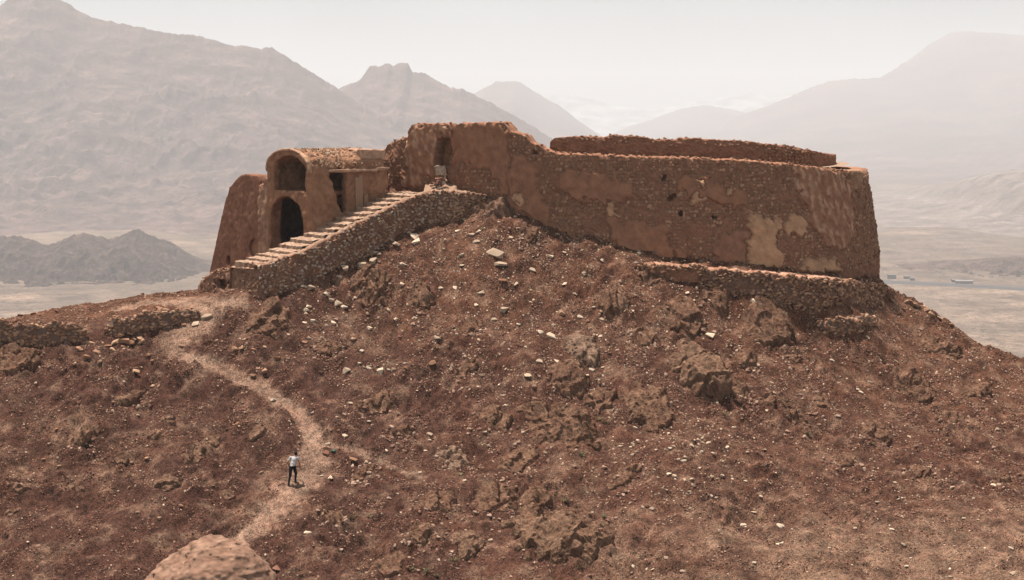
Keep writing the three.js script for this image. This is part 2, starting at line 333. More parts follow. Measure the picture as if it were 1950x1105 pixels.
function find(A, q) { let a = 0, b = A.length - 1; while (b - a > 1) { const m = (a + b) >> 1; A[m] <= q ? a = m : b = m; } return a; }
function hillAt(x, z) {
  const i = find(HX, x), j = find(HD, -z), fx = clamp((x - HX[i]) / (HX[i + 1] - HX[i])), fz = clamp((-z - HD[j]) / (HD[j + 1] - HD[j])), o = j * HW + i;
  return lerp(lerp(HY[o], HY[o + 1], fx), lerp(HY[o + HW], HY[o + HW + 1], fx), fz);
}
const trailAt = (x, z) => HT[find(HD, -z) * HW + find(HX, x)];
const onHill = (u, v) => sightHill(u, v, hillAt);
function hillNormal(x, z) { const e = 0.25; return new THREE.Vector3(hillAt(x - e, z) - hillAt(x + e, z), 2 * e, hillAt(x, z - e) - hillAt(x, z + e)).normalize(); }
console.log('hill built');

// ---------------------------------------------------------------- desert plain, mounds and mountains
{
  const pos = [], col = [], uv = [], idx = [], R = []; for (let r = 300; r < 14000 * SC; r *= 1.035) R.push(r);
  const A = 240;
  R.forEach((r, j) => { for (let i = 0; i <= A; i++) {
    const a = (i / A - 0.5) * Math.PI * 1.1, x = Math.sin(a) * r, z = -Math.cos(a) * r; pos.push(x, 0, z); uv.push(x / 290, z / 290);
    const band = fbm2(x / 900, z / 290, 4), k = 1 + fbm2(x / 110, z / 110, 3) * 0.25; let c = mixc([0.24, 0.17, 0.127], [0.185, 0.132, 0.1], clamp(0.5 + band * 1.3)); c = mixc(c, [0.32, 0.222, 0.16], sstep(0.15, 0.45, fbm2(x / 1200 + 5, z / 220, 3)));
    col.push(c[0] * k, c[1] * k, c[2] * k);
    if (i && j) { const o = j * (A + 1) + i; idx.push(o, o - 1, o - A - 2, o, o - A - 2, o - A - 1); }
  } });
  for (let i = 0; i < idx.length; i += 3) [idx[i + 1], idx[i + 2]] = [idx[i + 2], idx[i + 1]];
  const g = meshFrom(pos, idx, col, uv); if (g.attributes.normal.getY(500) < 0) { const q = g.index.array; for (let i = 0; i < q.length; i += 3) [q[i + 1], q[i + 2]] = [q[i + 2], q[i + 1]]; g.computeVertexNormals(); }
  const m = new THREE.Mesh(g, std({ vertexColors: true, map: rockMap, roughness: 1 })); m.name = 'desert_plain'; tag(m, 'flat pale desert plain below the hill', 'plain', null, 'structure'); scene.add(m);
  // low scrub dotted over the plain
  const r = rng(501), N = 34000, im = new THREE.InstancedMesh(hullStone(9, 0.6, 10), std({ color: 0xffffff }), N); im.name = 'desert_scrub';
  for (let k = 0; k < N; k++) {
    const d = SC * (700 + 1300 * Math.pow(r(), 1.5)), x = (r() - 0.5) * 0.72 * d, s = SC * (0.6 + 1.3 * r() * r());
    im.setMatrixAt(k, matrixOf(new THREE.Vector3(x, 0.1, -d), new THREE.Quaternion().setFromEuler(new THREE.Euler(0, r() * 6, 0)), new THREE.Vector3(s, s * 0.6, s)));
    im.setColorAt(k, new THREE.Color(...mulc([0.12, 0.105, 0.075], 0.7 + 0.7 * r())));
  }
  scene.add(im); tag(im, 'low dry scrub dotted over the desert plain', 'scrub', null, 'stuff');
}
function range(name, label, line, D, foot, back, tone, o = {}) {
  D *= SC; foot *= SC; back *= SC; const du = o.du ?? 5, rows = o.rows ?? 80, u0 = line[0][0], u1 = line[line.length - 1][0], n = Math.round((u1 - u0) / du), W = o.w ? o.w * SC : (D - foot) * 0.35, TL = (o.tile ?? 110) * SC, pos = [], col = [], uv = [], idx = [];
  for (let j = 0; j <= rows; j++) for (let i = 0; i <= n; i++) {
    const u = u0 + i * du, front = j / (rows * 0.86), q = Math.min(1, front), x0 = (u - 975) / F * D;
    const reach = foot + (fbm2(x0 / W * 0.6 + 3, D, 2) * 0.35) * (D - foot);
    const d = q < 1 ? lerp(reach, D, q) : D + back * (front - 1) / (1 / 0.86 - 1);
    const x = x0 + (q < 1 ? fbm2(x0 / W, d / W + 7, 2) * W * 0.12 * (1 - q) : 0);
    const v = interp(line, u) + (o.jag ?? 2.5) * (ridged(u * 0.035 + D, 3.1, 4) - 0.75) * 2 * Math.pow(q, 14), top = Math.max(4, spot(u, v, D).y);
    const s = x / W, t = d / W, gully = 0.25 + 0.75 * crisp(s * 1.5 + fbm2(s * 1.4, t * 1.4, 2) * 0.4, t * 1.1 + fbm2(s * 1.3 + 8, t * 1.3, 2) * 0.3, 7), prof = Math.pow(q, o.p ?? 1.55);
    let y = top * prof * (1 - (o.cut ?? 0.75) * (1 - q) * (1 - Math.min(1, gully))) + top * 0.13 * (crisp(s * 3.1 + t * 1.3 + fbm2(s, t, 2), t * 2.6 - s * 0.8, 7) - 0.5) * q * (1 - q) * 2;
    if (o.rock) y += (crisp(s * 1.6, t * 1.6 + 4, 6) - 0.8) * 22 * SC * Math.min(1, q * 3) * (1 - q * 0.85);
    if (front > 1) y = top * (1 - (front - 1) / (1 / 0.86 - 1) * 0.9);
    pos.push(x, y - 2, -d); uv.push(x / TL, (d + y * 1.5) / TL);
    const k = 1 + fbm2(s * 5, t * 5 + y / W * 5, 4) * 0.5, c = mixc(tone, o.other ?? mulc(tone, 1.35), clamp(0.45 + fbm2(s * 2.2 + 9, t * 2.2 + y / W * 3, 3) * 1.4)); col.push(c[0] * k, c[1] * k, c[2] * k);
    if (i && j) { const b = j * (n + 1) + i; idx.push(b, b - n - 2, b - 1, b, b - n - 1, b - n - 2); }
  }
  const g = meshFrom(pos, idx, col, uv); if (g.attributes.normal.getY(Math.floor(pos.length / 6)) < 0) { const q = g.index.array; for (let i = 0; i < q.length; i += 3) [q[i + 1], q[i + 2]] = [q[i + 2], q[i + 1]]; g.computeVertexNormals(); }
  const m = new THREE.Mesh(g, o.mat ?? farMat); m.name = numbered(name); scene.add(m); tag(m, label, 'mountain', null, 'structure');
  if (o.category) m.userData.category = o.category; return m;
}
const rockTone = [0.165, 0.105, 0.094];
range('mountain', 'large dark mountain rising behind the left end of the ruin', [[-700, 260], [-500, 180], [-300, 120], [-120, 70], [-30, 62], [4, 40], [12, 10], [40, -14], [90, -16], [135, 2], [175, 28], [240, 44], [300, 56], [335, 64], [372, 64], [420, 76], [450, 86], [475, 86], [500, 92], [522, 88], [545, 104], [580, 126], [610, 144], [640, 164], [700, 205], [780, 255], [900, 330], [1050, 410]], 3250, 2150, 700, rockTone, { du: 2.2, rows: 240, jag: 3 });
range('mountain', 'pale jagged peak behind the vaulted house', [[440, 330], [560, 225], [640, 172], [688, 150], [700, 134], [706, 125], [730, 124], [742, 120], [750, 124], [770, 118], [778, 120], [788, 136], [812, 138], [832, 152], [860, 166], [880, 168], [930, 192], [985, 222], [1040, 256], [1110, 292], [1250, 350], [1400, 420]], 3550, 2400, 700, rockTone, { du: 2.4, rows: 120, jag: 3 });
range('mountain', 'faint rounded peak right of the jagged peak', [[700, 340], [850, 206], [905, 175], [946, 152], [985, 152], [1000, 160], [1030, 180], [1070, 203], [1100, 228], [1135, 252], [1200, 300], [1330, 370]], 6600, 3000, 900, rockTone, { du: 4, rows: 60, jag: 2 });
range('mountain', 'very faint low ridge behind the parapet', [[1020, 330], [1130, 268], [1200, 238], [1240, 226], [1290, 206], [1335, 198], [1370, 204], [1430, 216], [1500, 240], [1700, 320]], 9400, 3600, 900, rockTone, { du: 6, rows: 40, jag: 2 });
range('mountain', 'broad hazy mountain behind the right end of the tower', [[1250, 330], [1400, 222], [1440, 208], [1490, 188], [1540, 166], [1575, 154], [1610, 150], [1670, 148], [1695, 132], [1725, 112], [1760, 84], [1800, 62], [1830, 58], [1890, 62], [1950, 68], [2100, 80], [2400, 200]], 7800, 2900, 1200, rockTone, { du: 4, rows: 120, jag: 2, p: 1.9 });
range('mountain', 'hazy foothills above the plain at the right edge', [[1300, 420], [1560, 398], [1660, 404], [1730, 396], [1775, 384], [1815, 396], [1845, 384], [1870, 352], [1895, 330], [1930, 322], [1975, 322], [2100, 300], [2400, 380]], 2750, 1640, 700, [0.26, 0.2, 0.175], { du: 2.4, rows: 140, jag: 2, p: 1.15, cut: 0.4, other: [0.3, 0.235, 0.205] });  // pale, even tone paints thicker haze into the slopes than the fog gives
range('snowy_mountain', 'snow streaked far range on the skyline', [[980, 240], [1035, 178], [1075, 180], [1130, 188], [1170, 202], [1240, 208], [1290, 196], [1345, 188], [1400, 182], [1430, 176], [1460, 182], [1500, 178], [1535, 190], [1650, 230]], 11800, 10200, 700, [0.75, 0.77, 0.8], { du: 4, rows: 40, jag: 4, other: [0.2, 0.19, 0.2] });
const moundTone = [0.12, 0.078, 0.063];
range('mound', 'dark rocky mound on the plain at left', [[-220, 470], [-120, 452], [-40, 446], [0, 449], [35, 447], [58, 456], [85, 466], [110, 458], [135, 445], [165, 442], [200, 452], [215, 452], [240, 441], [262, 434], [275, 442], [300, 452], [318, 456], [345, 478], [380, 506], [400, 528], [430, 545]], 1640, 1470, 120, moundTone, { du: 1.6, rows: 130, jag: 4, p: 1.0, cut: 0.75, w: 70, tile: 60, category: 'mound', rock: 1 });
range('mound', 'low rocky mound on the plain at right', [[1735, 538], [1770, 522], [1808, 510], [1824, 501], [1845, 503], [1870, 500], [1890, 496], [1905, 489], [1930, 490], [1950, 487], [2050, 478], [2200, 500], [2300, 540]], 1660, 1500, 120, mulc(moundTone, 1.15), { du: 1.8, rows: 100, jag: 3, p: 1.0, cut: 0.7, w: 70, tile: 60, category: 'mound', rock: 1 });
{ // the road on its low bank, and the few sheds beside it
  const line = [[1560, 530], [1700, 537], [1800, 541], [1950, 550], [2150, 562]].map(([u, v]) => { const d = EYE * F / (v - 230) * 0.995; return spot(u, v, d); });
  const pos = [], idx = []; line.forEach((p, i) => { pos.push(p.x, 0, p.z + 24, p.x, 2.4, p.z + 14, p.x, 2.4, p.z - 14, p.x, 0, p.z - 24); if (i) for (let k = 0; k < 3; k++) { const b = i * 4 + k; idx.push(b, b - 4, b - 3, b, b - 3, b + 1); } });
  const g = meshFrom(pos, idx); const road = new THREE.Mesh(g, std({ color: new THREE.Color(0.06, 0.055, 0.055) })); road.name = 'road'; scene.add(road); tag(road, 'thin dark road crossing the plain at right', 'road', null, 'structure');
  const sheds = [['shed', 1698, 531, 11, 5.5, 'tall shed with pale roof beyond the tower foot', [0.15, 0.13, 0.12]], ['shed', 1728, 531, 9, 3.4, 'left one of two tiny white sheds on the plain', [0.15, 0.135, 0.13]], ['shed', 1737, 534, 6, 3, 'right one of two tiny white sheds on the plain', [0.15, 0.135, 0.13]], ['shed', 1836, 540, 22, 3.4, 'long low grey shed under the right mound', [0.24, 0.21, 0.2]], ['shed', 1822, 537, 13, 2.6, 'pale roofed shed beside the long low shed', [0.14, 0.125, 0.118]]];
  for (const [n, u, v, w0, h0, label, c] of sheds) { const w = w0 * SC * 0.7, h = h0 * SC * 0.7;
    const d = EYE * F / (v - 230), p = spot(u, v, d); p.y = 0; const t = thing(n, p, label, 'shed');
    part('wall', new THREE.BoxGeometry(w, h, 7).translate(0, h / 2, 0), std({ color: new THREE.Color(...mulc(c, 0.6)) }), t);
    const s = new THREE.Shape([[-4.2, 0], [4.2, 0], [4.2, 0.3], [0, 1.3], [-4.2, 0.3]].map((q) => new THREE.Vector2(...q)));
    part('roof', new THREE.ExtrudeGeometry(s, { depth: w + 1, bevelEnabled: false }).translate(0, 0, -(w + 1) / 2).rotateY(Math.PI / 2).translate(0, h + 0.01, 0), std({ color: new THREE.Color(...c) }), t);
    part('door', new THREE.BoxGeometry(1.6, 2.1, 0.2).translate(-w * 0.2, 1.05, 3.61), std({ color: new THREE.Color(0.08, 0.07, 0.07) }), t);
  }
}
console.log('distance built');

// ---------------------------------------------------------------- the round tower
const plaster = { brown: [0.222, 0.105, 0.062], dark: [0.205, 0.1, 0.063], tan: [0.345, 0.197, 0.117], pale: [0.34, 0.2, 0.13], mortar: [0.178, 0.084, 0.052] };
const outline = new THREE.CatmullRomCurve3([[712, 113], [735, 108.6], [775, 106.8], [855, 105.2], [965, 102.9], [1100, 101.4], [1250, 100.7], [1400, 100.7], [1500, 101.3], [1580, 102.9], [1632, 105.6], [1662, 109], [1674, 113.5], [1655, 121], [1500, 131], [1200, 136], [900, 131], [740, 120]].map(([u, d]) => { const p = spot(u, 470, d); return new THREE.Vector3(p.x, 0, p.z); }), true, 'centripetal');
const ring = (() => {
  const all = outline.getSpacedPoints(2400), n = 2400, len = outline.getLength(), out = []; let s = 0, last = -9;
  for (let i = 0; i < n; i++) {
    const p = all[i], t = all[(i + 1) % n].clone().sub(all[(i + n - 1) % n]).normalize(), front = p.z > -116; s = i / n * len;
    if (s - last < (front ? 0.078 : 0.7)) continue; last = s;
    let u = 975; for (let k = 0, y = EYE - 5; k < 1; k++) u = survey(p.x, y, p.z)[0];
    out.push({ x: p.x, z: p.z, nx: -t.z, nz: t.x, s, u, front });
  }
  const c = out.reduce((a, p) => [a[0] + p.x / out.length, a[1] + p.z / out.length], [0, 0]), q = out[100];
  if ((q.x - c[0]) * q.nx + (q.z - c[1]) * q.nz < 0) out.forEach((p) => { p.nx *= -1; p.nz *= -1; });
  return Object.assign(out, { cx: c[0], cz: c[1] });
})();
const wallTop = [[700, 300], [724, 284], [732, 274], [745, 268], [766, 262], [772, 261], [775, 245], [783, 237], [848, 236], [855, 242], [857, 262], [862, 262], [864, 240], [872, 235], [952, 234], [962, 240], [968, 250], [985, 254], [1000, 262], [1005, 270], [1022, 278], [1042, 290], [1065, 294], [1130, 296], [1200, 299], [1300, 301], [1400, 306], [1500, 312], [1560, 318], [1640, 326], [1700, 330]];
const paraTop = [[1028, 272], [1040, 263], [1060, 261], [1100, 260], [1140, 261], [1150, 258], [1200, 260], [1232, 262], [1240, 266], [1290, 267], [1296, 263], [1350, 265], [1450, 271], [1540, 279], [1590, 288], [1640, 296]];
const batterOf = (u) => 0.04 + 0.135 * sstep(980, 1150, u);
const yAt = (v, d) => spot(975, v, d).y;
ring.forEach((p) => {
  p.lean = p.front ? batterOf(p.u) : 0.17; p.foot = EYE - 11.5;
  p.top = p.front ? yAt(interp(wallTop, p.u), -p.z) + fbm2(p.s * 2.1, 3, 3) * 0.12 : EYE - 3.4;
  p.para = p.front ? yAt(interp(paraTop, p.u - 52 * sstep(1480, 1640, p.u)), -p.z + 1.4 + 0.8 * sstep(1480, 1640, p.u)) + fbm2(p.s * 2.6, 9, 3) * 0.09 : EYE - 3.2;
  if (p.u < 1030 && p.front) p.para = p.top - 0.6;
});
const onRing = (p, y, off) => { const k = off - p.lean * Math.max(0, y - (EYE - 9.2)); return [p.x + p.nx * k, y, p.z + p.nz * k]; };
const patches = [
  ['brown', [[776, 262], [784, 236], [850, 234], [856, 252], [834, 266], [829, 316], [830, 332], [806, 340], [797, 362], [770, 364], [769, 330], [774, 310], [771, 290]], 'eroded pale streaked mud plaster left of the doorway'],
  ['brown', [[862, 244], [872, 232], [950, 232], [968, 255], [971, 330], [969, 378], [945, 366], [950, 342], [930, 327], [905, 317], [880, 312], [853, 314], [858, 300]]],
  ['brown', [[971, 296], [1022, 304], [1023, 362], [1040, 388], [1049, 418], [1040, 430], [1022, 423], [1008, 409], [975, 402], [960, 380], [969, 362]]],
  ['tan', [[980, 372], [997, 370], [1002, 382], [993, 390], [980, 388]]],
  ['brown', [[1062, 330], [1100, 325], [1175, 338], [1207, 352], [1204, 382], [1145, 386], [1100, 380], [1065, 365]]],
  ['brown', [[1152, 393], [1178, 393], [1180, 423], [1211, 423], [1272, 430], [1269, 460], [1285, 477], [1322, 497], [1290, 505], [1230, 492], [1174, 468], [1161, 438], [1148, 415]]],
  ['tan', [[1156, 391], [1174, 391], [1177, 409], [1165, 421], [1155, 414], [1152, 400]], 'rounded tan patch of newer plaster'],
  ['dark', [[1366, 449], [1400, 442], [1425, 438], [1430, 446], [1422, 467], [1412, 506], [1358, 500]], 'square dark brown plaster patch'],
  ['tan', [[1421, 404], [1441, 404], [1456, 419], [1491, 415], [1481, 441], [1482, 471], [1497, 505], [1490, 516], [1416, 510], [1426, 467], [1433, 441], [1424, 430]], 'tall cracked tan plaster patch'],
  ['tan', [[1495, 416], [1512, 412], [1534, 415], [1532, 441], [1515, 449], [1492, 450]]],
  ['brown', [[1293, 341], [1323, 336], [1360, 341], [1378, 356], [1408, 360], [1426, 367], [1423, 390], [1389, 397], [1360, 384], [1315, 378], [1289, 360]]],
  ['tan', [[1312, 371], [1333, 369], [1341, 384], [1316, 394]]], ['tan', [[1326, 346], [1340, 350], [1339, 360], [1327, 358]]], ['tan', [[1380, 357], [1402, 360], [1396, 367], [1382, 365]]],
  ['brown', [[1512, 313], [1564, 320], [1612, 332], [1626, 386], [1628, 430], [1610, 476], [1580, 470], [1556, 445], [1536, 412], [1518, 352]], 'sun bleached eroded mud facing'],
  ['tan', [[1527, 495], [1575, 493], [1600, 505], [1604, 520], [1527, 516]]],
];
const holes = [[1265, 339, 5, 5], [1280, 373, 6, 5], [1276, 379, 5, 4], [1297, 408, 4, 5], [1360, 414, 4, 4], [1018, 290, 5, 3]];
const doorway = [[834, 266], [846, 263], [860, 268], [861, 276], [854, 315], [829, 316], [831, 290]];
{
  const base = new THREE.Vector3(ring.cx, EYE - 9, ring.cz), tower = thing('round_tower', base, 'ruined round stone tower with flaking brown mud plaster on the hilltop', 'tower');
  tower.updateMatrixWorld();
  const rows = 112, N = ring.length, grid = [], which = new Int8Array(N * (rows + 1)).fill(-1);
  const shift = (a) => { for (let i = 0; i < a.length; i += 3) { a[i] -= base.x; a[i + 1] -= base.y; a[i + 2] -= base.z; } return a; };
  // core of stone and mortar
  const pos = [], col = [], idx = [];
  ring.forEach((p, i) => {
    for (let j = 0; j <= rows; j++) {
      const y = lerp(p.foot, p.top, j / rows), q0 = onRing(p, y, 0), [u, v] = survey(...q0);
      const wu = u + fbm2(p.s * 0.9, y * 0.9, 4) * 16, wv = v + fbm2(p.s * 0.9 + 40, y * 0.9, 4) * 16;
      let off = fbm2(p.s * 0.4, y * 0.4 + 5, 3) * 0.16 + fbm2(p.s * 3, y * 3, 3) * 0.1, hole = false;
      if (p.front) {
        if (inPoly(doorway, u + fbm2(p.s * 3, y * 3, 2) * 3, v)) { off = -0.85 + fbm2(p.s * 2, y * 2, 2) * 0.1; hole = true; }
        for (const [hu, hv, a, b] of holes) if (((u - hu) / a) ** 2 + ((v - hv) / b) ** 2 < 1 + n2(p.s * 6, y * 6) * 0.5) { off = -0.5; hole = true; }
        if (u > 1520 && u < 1625) off += -Math.max(0, ridged(p.s * 1.3 + y * 0.5, y * 0.3, 3) - 0.7) * 0.35;
        if (!hole && !inPoly(doorway, wu, wv)) patches.forEach(([, poly], k) => { if (inPoly(poly, wu, wv)) which[i * (rows + 1) + j] = k; });
      }
      const q = onRing(p, y, off); pos.push(...q);
      grid.push({ y, off, u, v });
      let c = mixc(plaster.mortar, plaster.brown, clamp(0.35 + fbm2(p.s * 0.7, y * 0.7, 3) * 1.2)); c = mixc(c, [0.15, 0.085, 0.06], sstep(0.1, 0.5, fbm2(p.s * 2.2 + 7, y * 2.2, 3)));
      if (hole) c = [0.2, 0.095, 0.05];
      const k = 1 + fbm2(p.s * 5, y * 5, 3) * 0.5; col.push(c[0] * k, c[1] * k, c[2] * k);
    }
    for (const [inset, dy] of [[0.5, 0.05], [p.u > 1030 || !p.front ? 2.5 : 1.1, 0], [p.u > 1030 || !p.front ? 2.6 : 1.25, -2.2]]) { const q = onRing(p, p.top, -inset); pos.push(q[0], p.top + dy + fbm2(p.s * 3, inset * 4, 2) * 0.08, q[2]); const k = 1 + fbm2(p.s * 4, inset, 2) * 0.3; col.push(plaster.brown[0] * 1.1 * k, plaster.brown[1] * 1.1 * k, plaster.brown[2] * 1.1 * k); }
  });
  const R = rows + 4;
  for (let i = 0; i < N; i++) for (let j = 1; j < R; j++) { const a = i * R + j, b = ((i + 1) % N) * R + j; idx.push(a, a - 1, b - 1, a, b - 1, b); }
  const wallMat = earthMat.clone(); wallMat.side = THREE.DoubleSide;
  part('wall', meshFrom(shift(pos), idx, col), wallMat, tower);
  // flakes of mud plaster that still cling to it, each with its own thickness and broken edge
  patches.forEach(([tone, poly, label], k) => {
    const pp = [], pc = [], pi = [], id = new Map(), lift = (tone === 'tan' ? 0.15 : 0.11) + k * 0.0017, streaky = k === 0 || k === 14;
    const vert = (i, j) => { const o = i * (rows + 1) + j; if (!id.has(o)) { id.set(o, pp.length / 3); const p = ring[i], gq = grid[o], inside = which[o] === k; let off = inside ? lift + fbm2(p.s * 0.4, gq.y * 0.4 + 5, 3) * 0.16 + fbm2(p.s * 2.5, gq.y * 2.5 + 9, 3) * (streaky ? 0.11 : 0.022) : gq.off - 0.05;
      const crack = !streaky && Math.abs(fbm2(p.s * 0.55 + k * 5, gq.y * 0.55, 3)) < 0.012; if (inside && crack) off -= 0.06;
      pp.push(...onRing(p, gq.y, off)); const m = 1 + fbm2(p.s * 1.2, gq.y * 1.2 + 3, 4) * 0.35 + fbm2(p.s * 7, gq.y * 7, 2) * 0.22;
      let c = plaster[tone]; if (streaky) c = mixc(c, plaster.pale, sstep(-0.05, 0.4, fbm2(p.s * 1.6 + 3 + gq.y * 0.3, gq.y * 0.8, 4))); pc.push(c[0] * m, c[1] * m, c[2] * m); } return id.get(o); };
    for (let i = 0; i < N - 1; i++) for (let j = 1; j <= rows; j++) { const o = [[i, j], [i, j - 1], [i + 1, j - 1], [i + 1, j]]; if (o.some(([a, b]) => which[a * (rows + 1) + b] === k)) { const [a, b, c, d] = o.map((q) => vert(...q)); pi.push(a, b, c, a, c, d); } }
    if (!pi.length) return;
    const m = part('plaster_patch', meshFrom(shift(pp), pi, pc), wallMat, tower); if (label) m.userData.label = label;
  });
  // stones of the bared masonry
  const r = rng(900), list = [], frontRing = ring.filter((p) => p.front);
  for (let y = EYE - 9.4; y < EYE + 4; y += 0.2) {
    let s = frontRing[0].s + r() * 0.3;
    const end = frontRing[frontRing.length - 1].s;
    while (s < end) {
      const w = 0.13 + 0.24 * r() * r() + 0.04 * r(); s += w * 1.02;
      let lo = 0, hi = N - 1; while (hi - lo > 1) { const m = (lo + hi) >> 1; ring[m].s <= s ? lo = m : hi = m; }
      const p = ring[lo]; if (!p.front || y > p.top - 0.08 || s > end) continue;
      const jj = Math.round((y - p.foot) / (p.top - p.foot) * rows), g = grid[lo * (rows + 1) + jj]; if (!g || which[lo * (rows + 1) + jj] >= 0 || inPoly(doorway, g.u, g.v) || g.off < -0.3) continue;
      const bare = fbm2(s * 0.45 + 2, y * 0.45, 3); if (r() < sstep(-0.02, 0.32, bare) * 0.92 && y < p.top - 0.5) continue; if (g.u < 770 && (g.v < 300 || r() < 0.5)) continue;
      const yy = y + (r() - 0.5) * 0.08, h = 0.13 + 0.1 * r(), q = onRing(p, yy, g.off - 0.035 + 0.045 * r());
      list.push({ size: w * h, p: new THREE.Vector3(...q), q: new THREE.Quaternion().setFromEuler(new THREE.Euler((r() - 0.5) * 0.4, Math.atan2(p.nx, p.nz), (r() - 0.5) * 0.5, 'YXZ')), s: new THREE.Vector3(w * 1.05, h * 1.1, 0.14) });
    }
  }
  // loose coping stones along the broken rim
  frontRing.forEach((p, i) => { if (i % 5 || r() < 0.25) return; const w = 0.12 + 0.16 * r(), q = onRing(p, p.top, -0.12 - 0.3 * r()); list.push({ size: w * w * 0.5, p: new THREE.Vector3(q[0], p.top + 0.05, q[2]), q: new THREE.Quaternion().setFromEuler(new THREE.Euler(0, r() * 6, 0)), s: new THREE.Vector3(w, 0.1 + 0.09 * r(), w) }); });
  const mudTones = stoneTones.map((c) => mixc(c, plaster.mortar, 0.15)), mudMats = mudTones.map((c) => std({ color: new THREE.Color(...c) }));
  laidStones(list, tower, 'stone', mudTones, mudMats, slabShapes, r);
  // the set back parapet
  const qp = [], qc = [], qi = [], rr = 26; const keep = ring.map((p) => !p.front || p.u > 1027);
  ring.forEach((p) => {
    const IN = 1.3 + 0.8 * sstep(1480, 1640, p.u);
    for (let j = 0; j <= rr; j++) { const y = lerp(p.top - 0.5, p.para, j / rr), off = -IN - p.lean * Math.max(0, y - p.top) * 0.5 + fbm2(p.s * 0.8, y * 2, 3) * 0.14 + fbm2(p.s * 3.6, y * 5, 3) * 0.1, q = onRing(p, p.top, off); qp.push(q[0], y, q[2]);
      let c = mixc(plaster.dark, plaster.mortar, clamp(0.5 + fbm2(p.s * 0.8 + 20, y * 2, 3) * 1.5)); const k = 1 + fbm2(p.s * 4, y * 6, 3) * 0.55; qc.push(c[0] * k, c[1] * k, c[2] * k); }
    for (const [inset, dy] of [[IN + 0.75, 0.03], [IN + 0.85, -1.4]]) { const q = onRing(p, p.top, -inset); qp.push(q[0], p.para + dy, q[2]); qc.push(...plaster.dark); }
  });
  const RR = rr + 3;
  for (let i = 0; i < N; i++) { const n = (i + 1) % N; if (!keep[i] || !keep[n]) continue; for (let j = 1; j < RR; j++) { const a = i * RR + j, b = n * RR + j; qi.push(a, a - 1, b - 1, a, b - 1, b); } }
  const para = part('parapet', meshFrom(shift(qp), qi, qc), wallMat, tower); para.updateMatrixWorld();
  const pl = []; frontRing.forEach((p, i) => { if (p.u < 1040 || p.u > 1640) return;
    const add = (y, w, h, o) => { const q = onRing(p, p.top, o); pl.push({ size: w * h, p: new THREE.Vector3(q[0], y, q[2]), q: new THREE.Quaternion().setFromEuler(new THREE.Euler(0, Math.atan2(p.nx, p.nz) + (r() - 0.5) * 0.6, (r() - 0.5) * 0.5, 'YXZ')), s: new THREE.Vector3(w, h, 0.2) }); };
    if (i % 5 === 0 && r() < 0.7) add(p.para + 0.03, 0.16 + 0.18 * r(), 0.1 + 0.1 * r(), -(1.45 + 0.8 * sstep(1480, 1640, p.u)) - 0.3 * r());
    if (i % 4 === 0) for (let y = p.top + 0.1; y < p.para - 0.1; y += 0.2) if (r() < 0.14 + 0.5 * sstep(1430, 1560, p.u) + (y > p.para - 0.35 ? 0.25 : 0)) add(y, 0.15 + 0.15 * r(), 0.12 + 0.07 * r(), -1.28 - 0.8 * sstep(1480, 1640, p.u)); });
  laidStones(pl, para, 'coping_stone', mudTones, mudMats, blockShapes, r);
  // court floor inside, and the plastered corner block at the right end of the rim
  const fp = [0, 6.0, 0], fc = [0.24, 0.16, 0.115], fi = []; ring.forEach((p, i) => { const q = onRing(p, p.top, -1.2); fp.push(q[0] - base.x, 6.0, q[2] - base.z); fc.push(0.24, 0.16, 0.115); fi.push(0, 1 + i, 1 + (i + 1) % N); });
  part('court_floor', meshFrom(fp, fi, fc), wallMat, tower);
  const b0 = spot(1628, 342, 107.6), cg = nets([-0.9, -1.1, -0.9], [0.9, 1, 0.9], 0.07, (x, y, z) => Math.max(Math.abs(x) - 0.42 - y * 0.12, Math.abs(y) - 0.62, Math.abs(z) - 0.55) + fbm3(x * 2, y * 2, z * 2, 3) * 0.16, (x, y, z, a, b, c, o) => { const k = 1 + fbm3(x * 4, y * 4, z * 4, 3) * 0.5; o[0] = 0.27 * k; o[1] = 0.155 * k; o[2] = 0.095 * k; });
  const cb = part('corner_block', cg, earthMat, tower); cb.position.set(b0.x - base.x, b0.y - base.y, b0.z - base.z); cb.userData.label = 'tan plastered corner block at the rim';
  // whitewashed sill and pale jamb below the doorway
  const sp = spot(840, 325, 105.42), sill = nets([-0.7, -0.55, -0.4], [0.7, 0.55, 0.4], 0.05, (x, y, z) => Math.max(Math.abs(x + y * 0.2) - 0.33, Math.abs(y) - 0.3, Math.abs(z) - 0.1) + fbm3(x * 3, y * 3, z * 3, 3) * 0.14, (x, y, z, a, b, c, o) => { const k = 1 + fbm3(x * 6, y * 6, z * 6, 3) * 0.5; o[0] = 0.31 * k; o[1] = 0.225 * k; o[2] = 0.17 * k; });
  const sm = part('sill', sill, earthMat, tower); sm.position.copy(sp).sub(base); sm.userData.label = 'chipped whitish sill under the doorway';
  const jp = spot(847, 340, 105.35), jamb = part('jamb', new THREE.BoxGeometry(0.14, 1.1, 0.18, 2, 8, 2), std({ color: new THREE.Color(0.27, 0.18, 0.125) }), tower); jamb.position.copy(jp).sub(base); jamb.rotation.z = -0.05;
}
console.log('tower built');

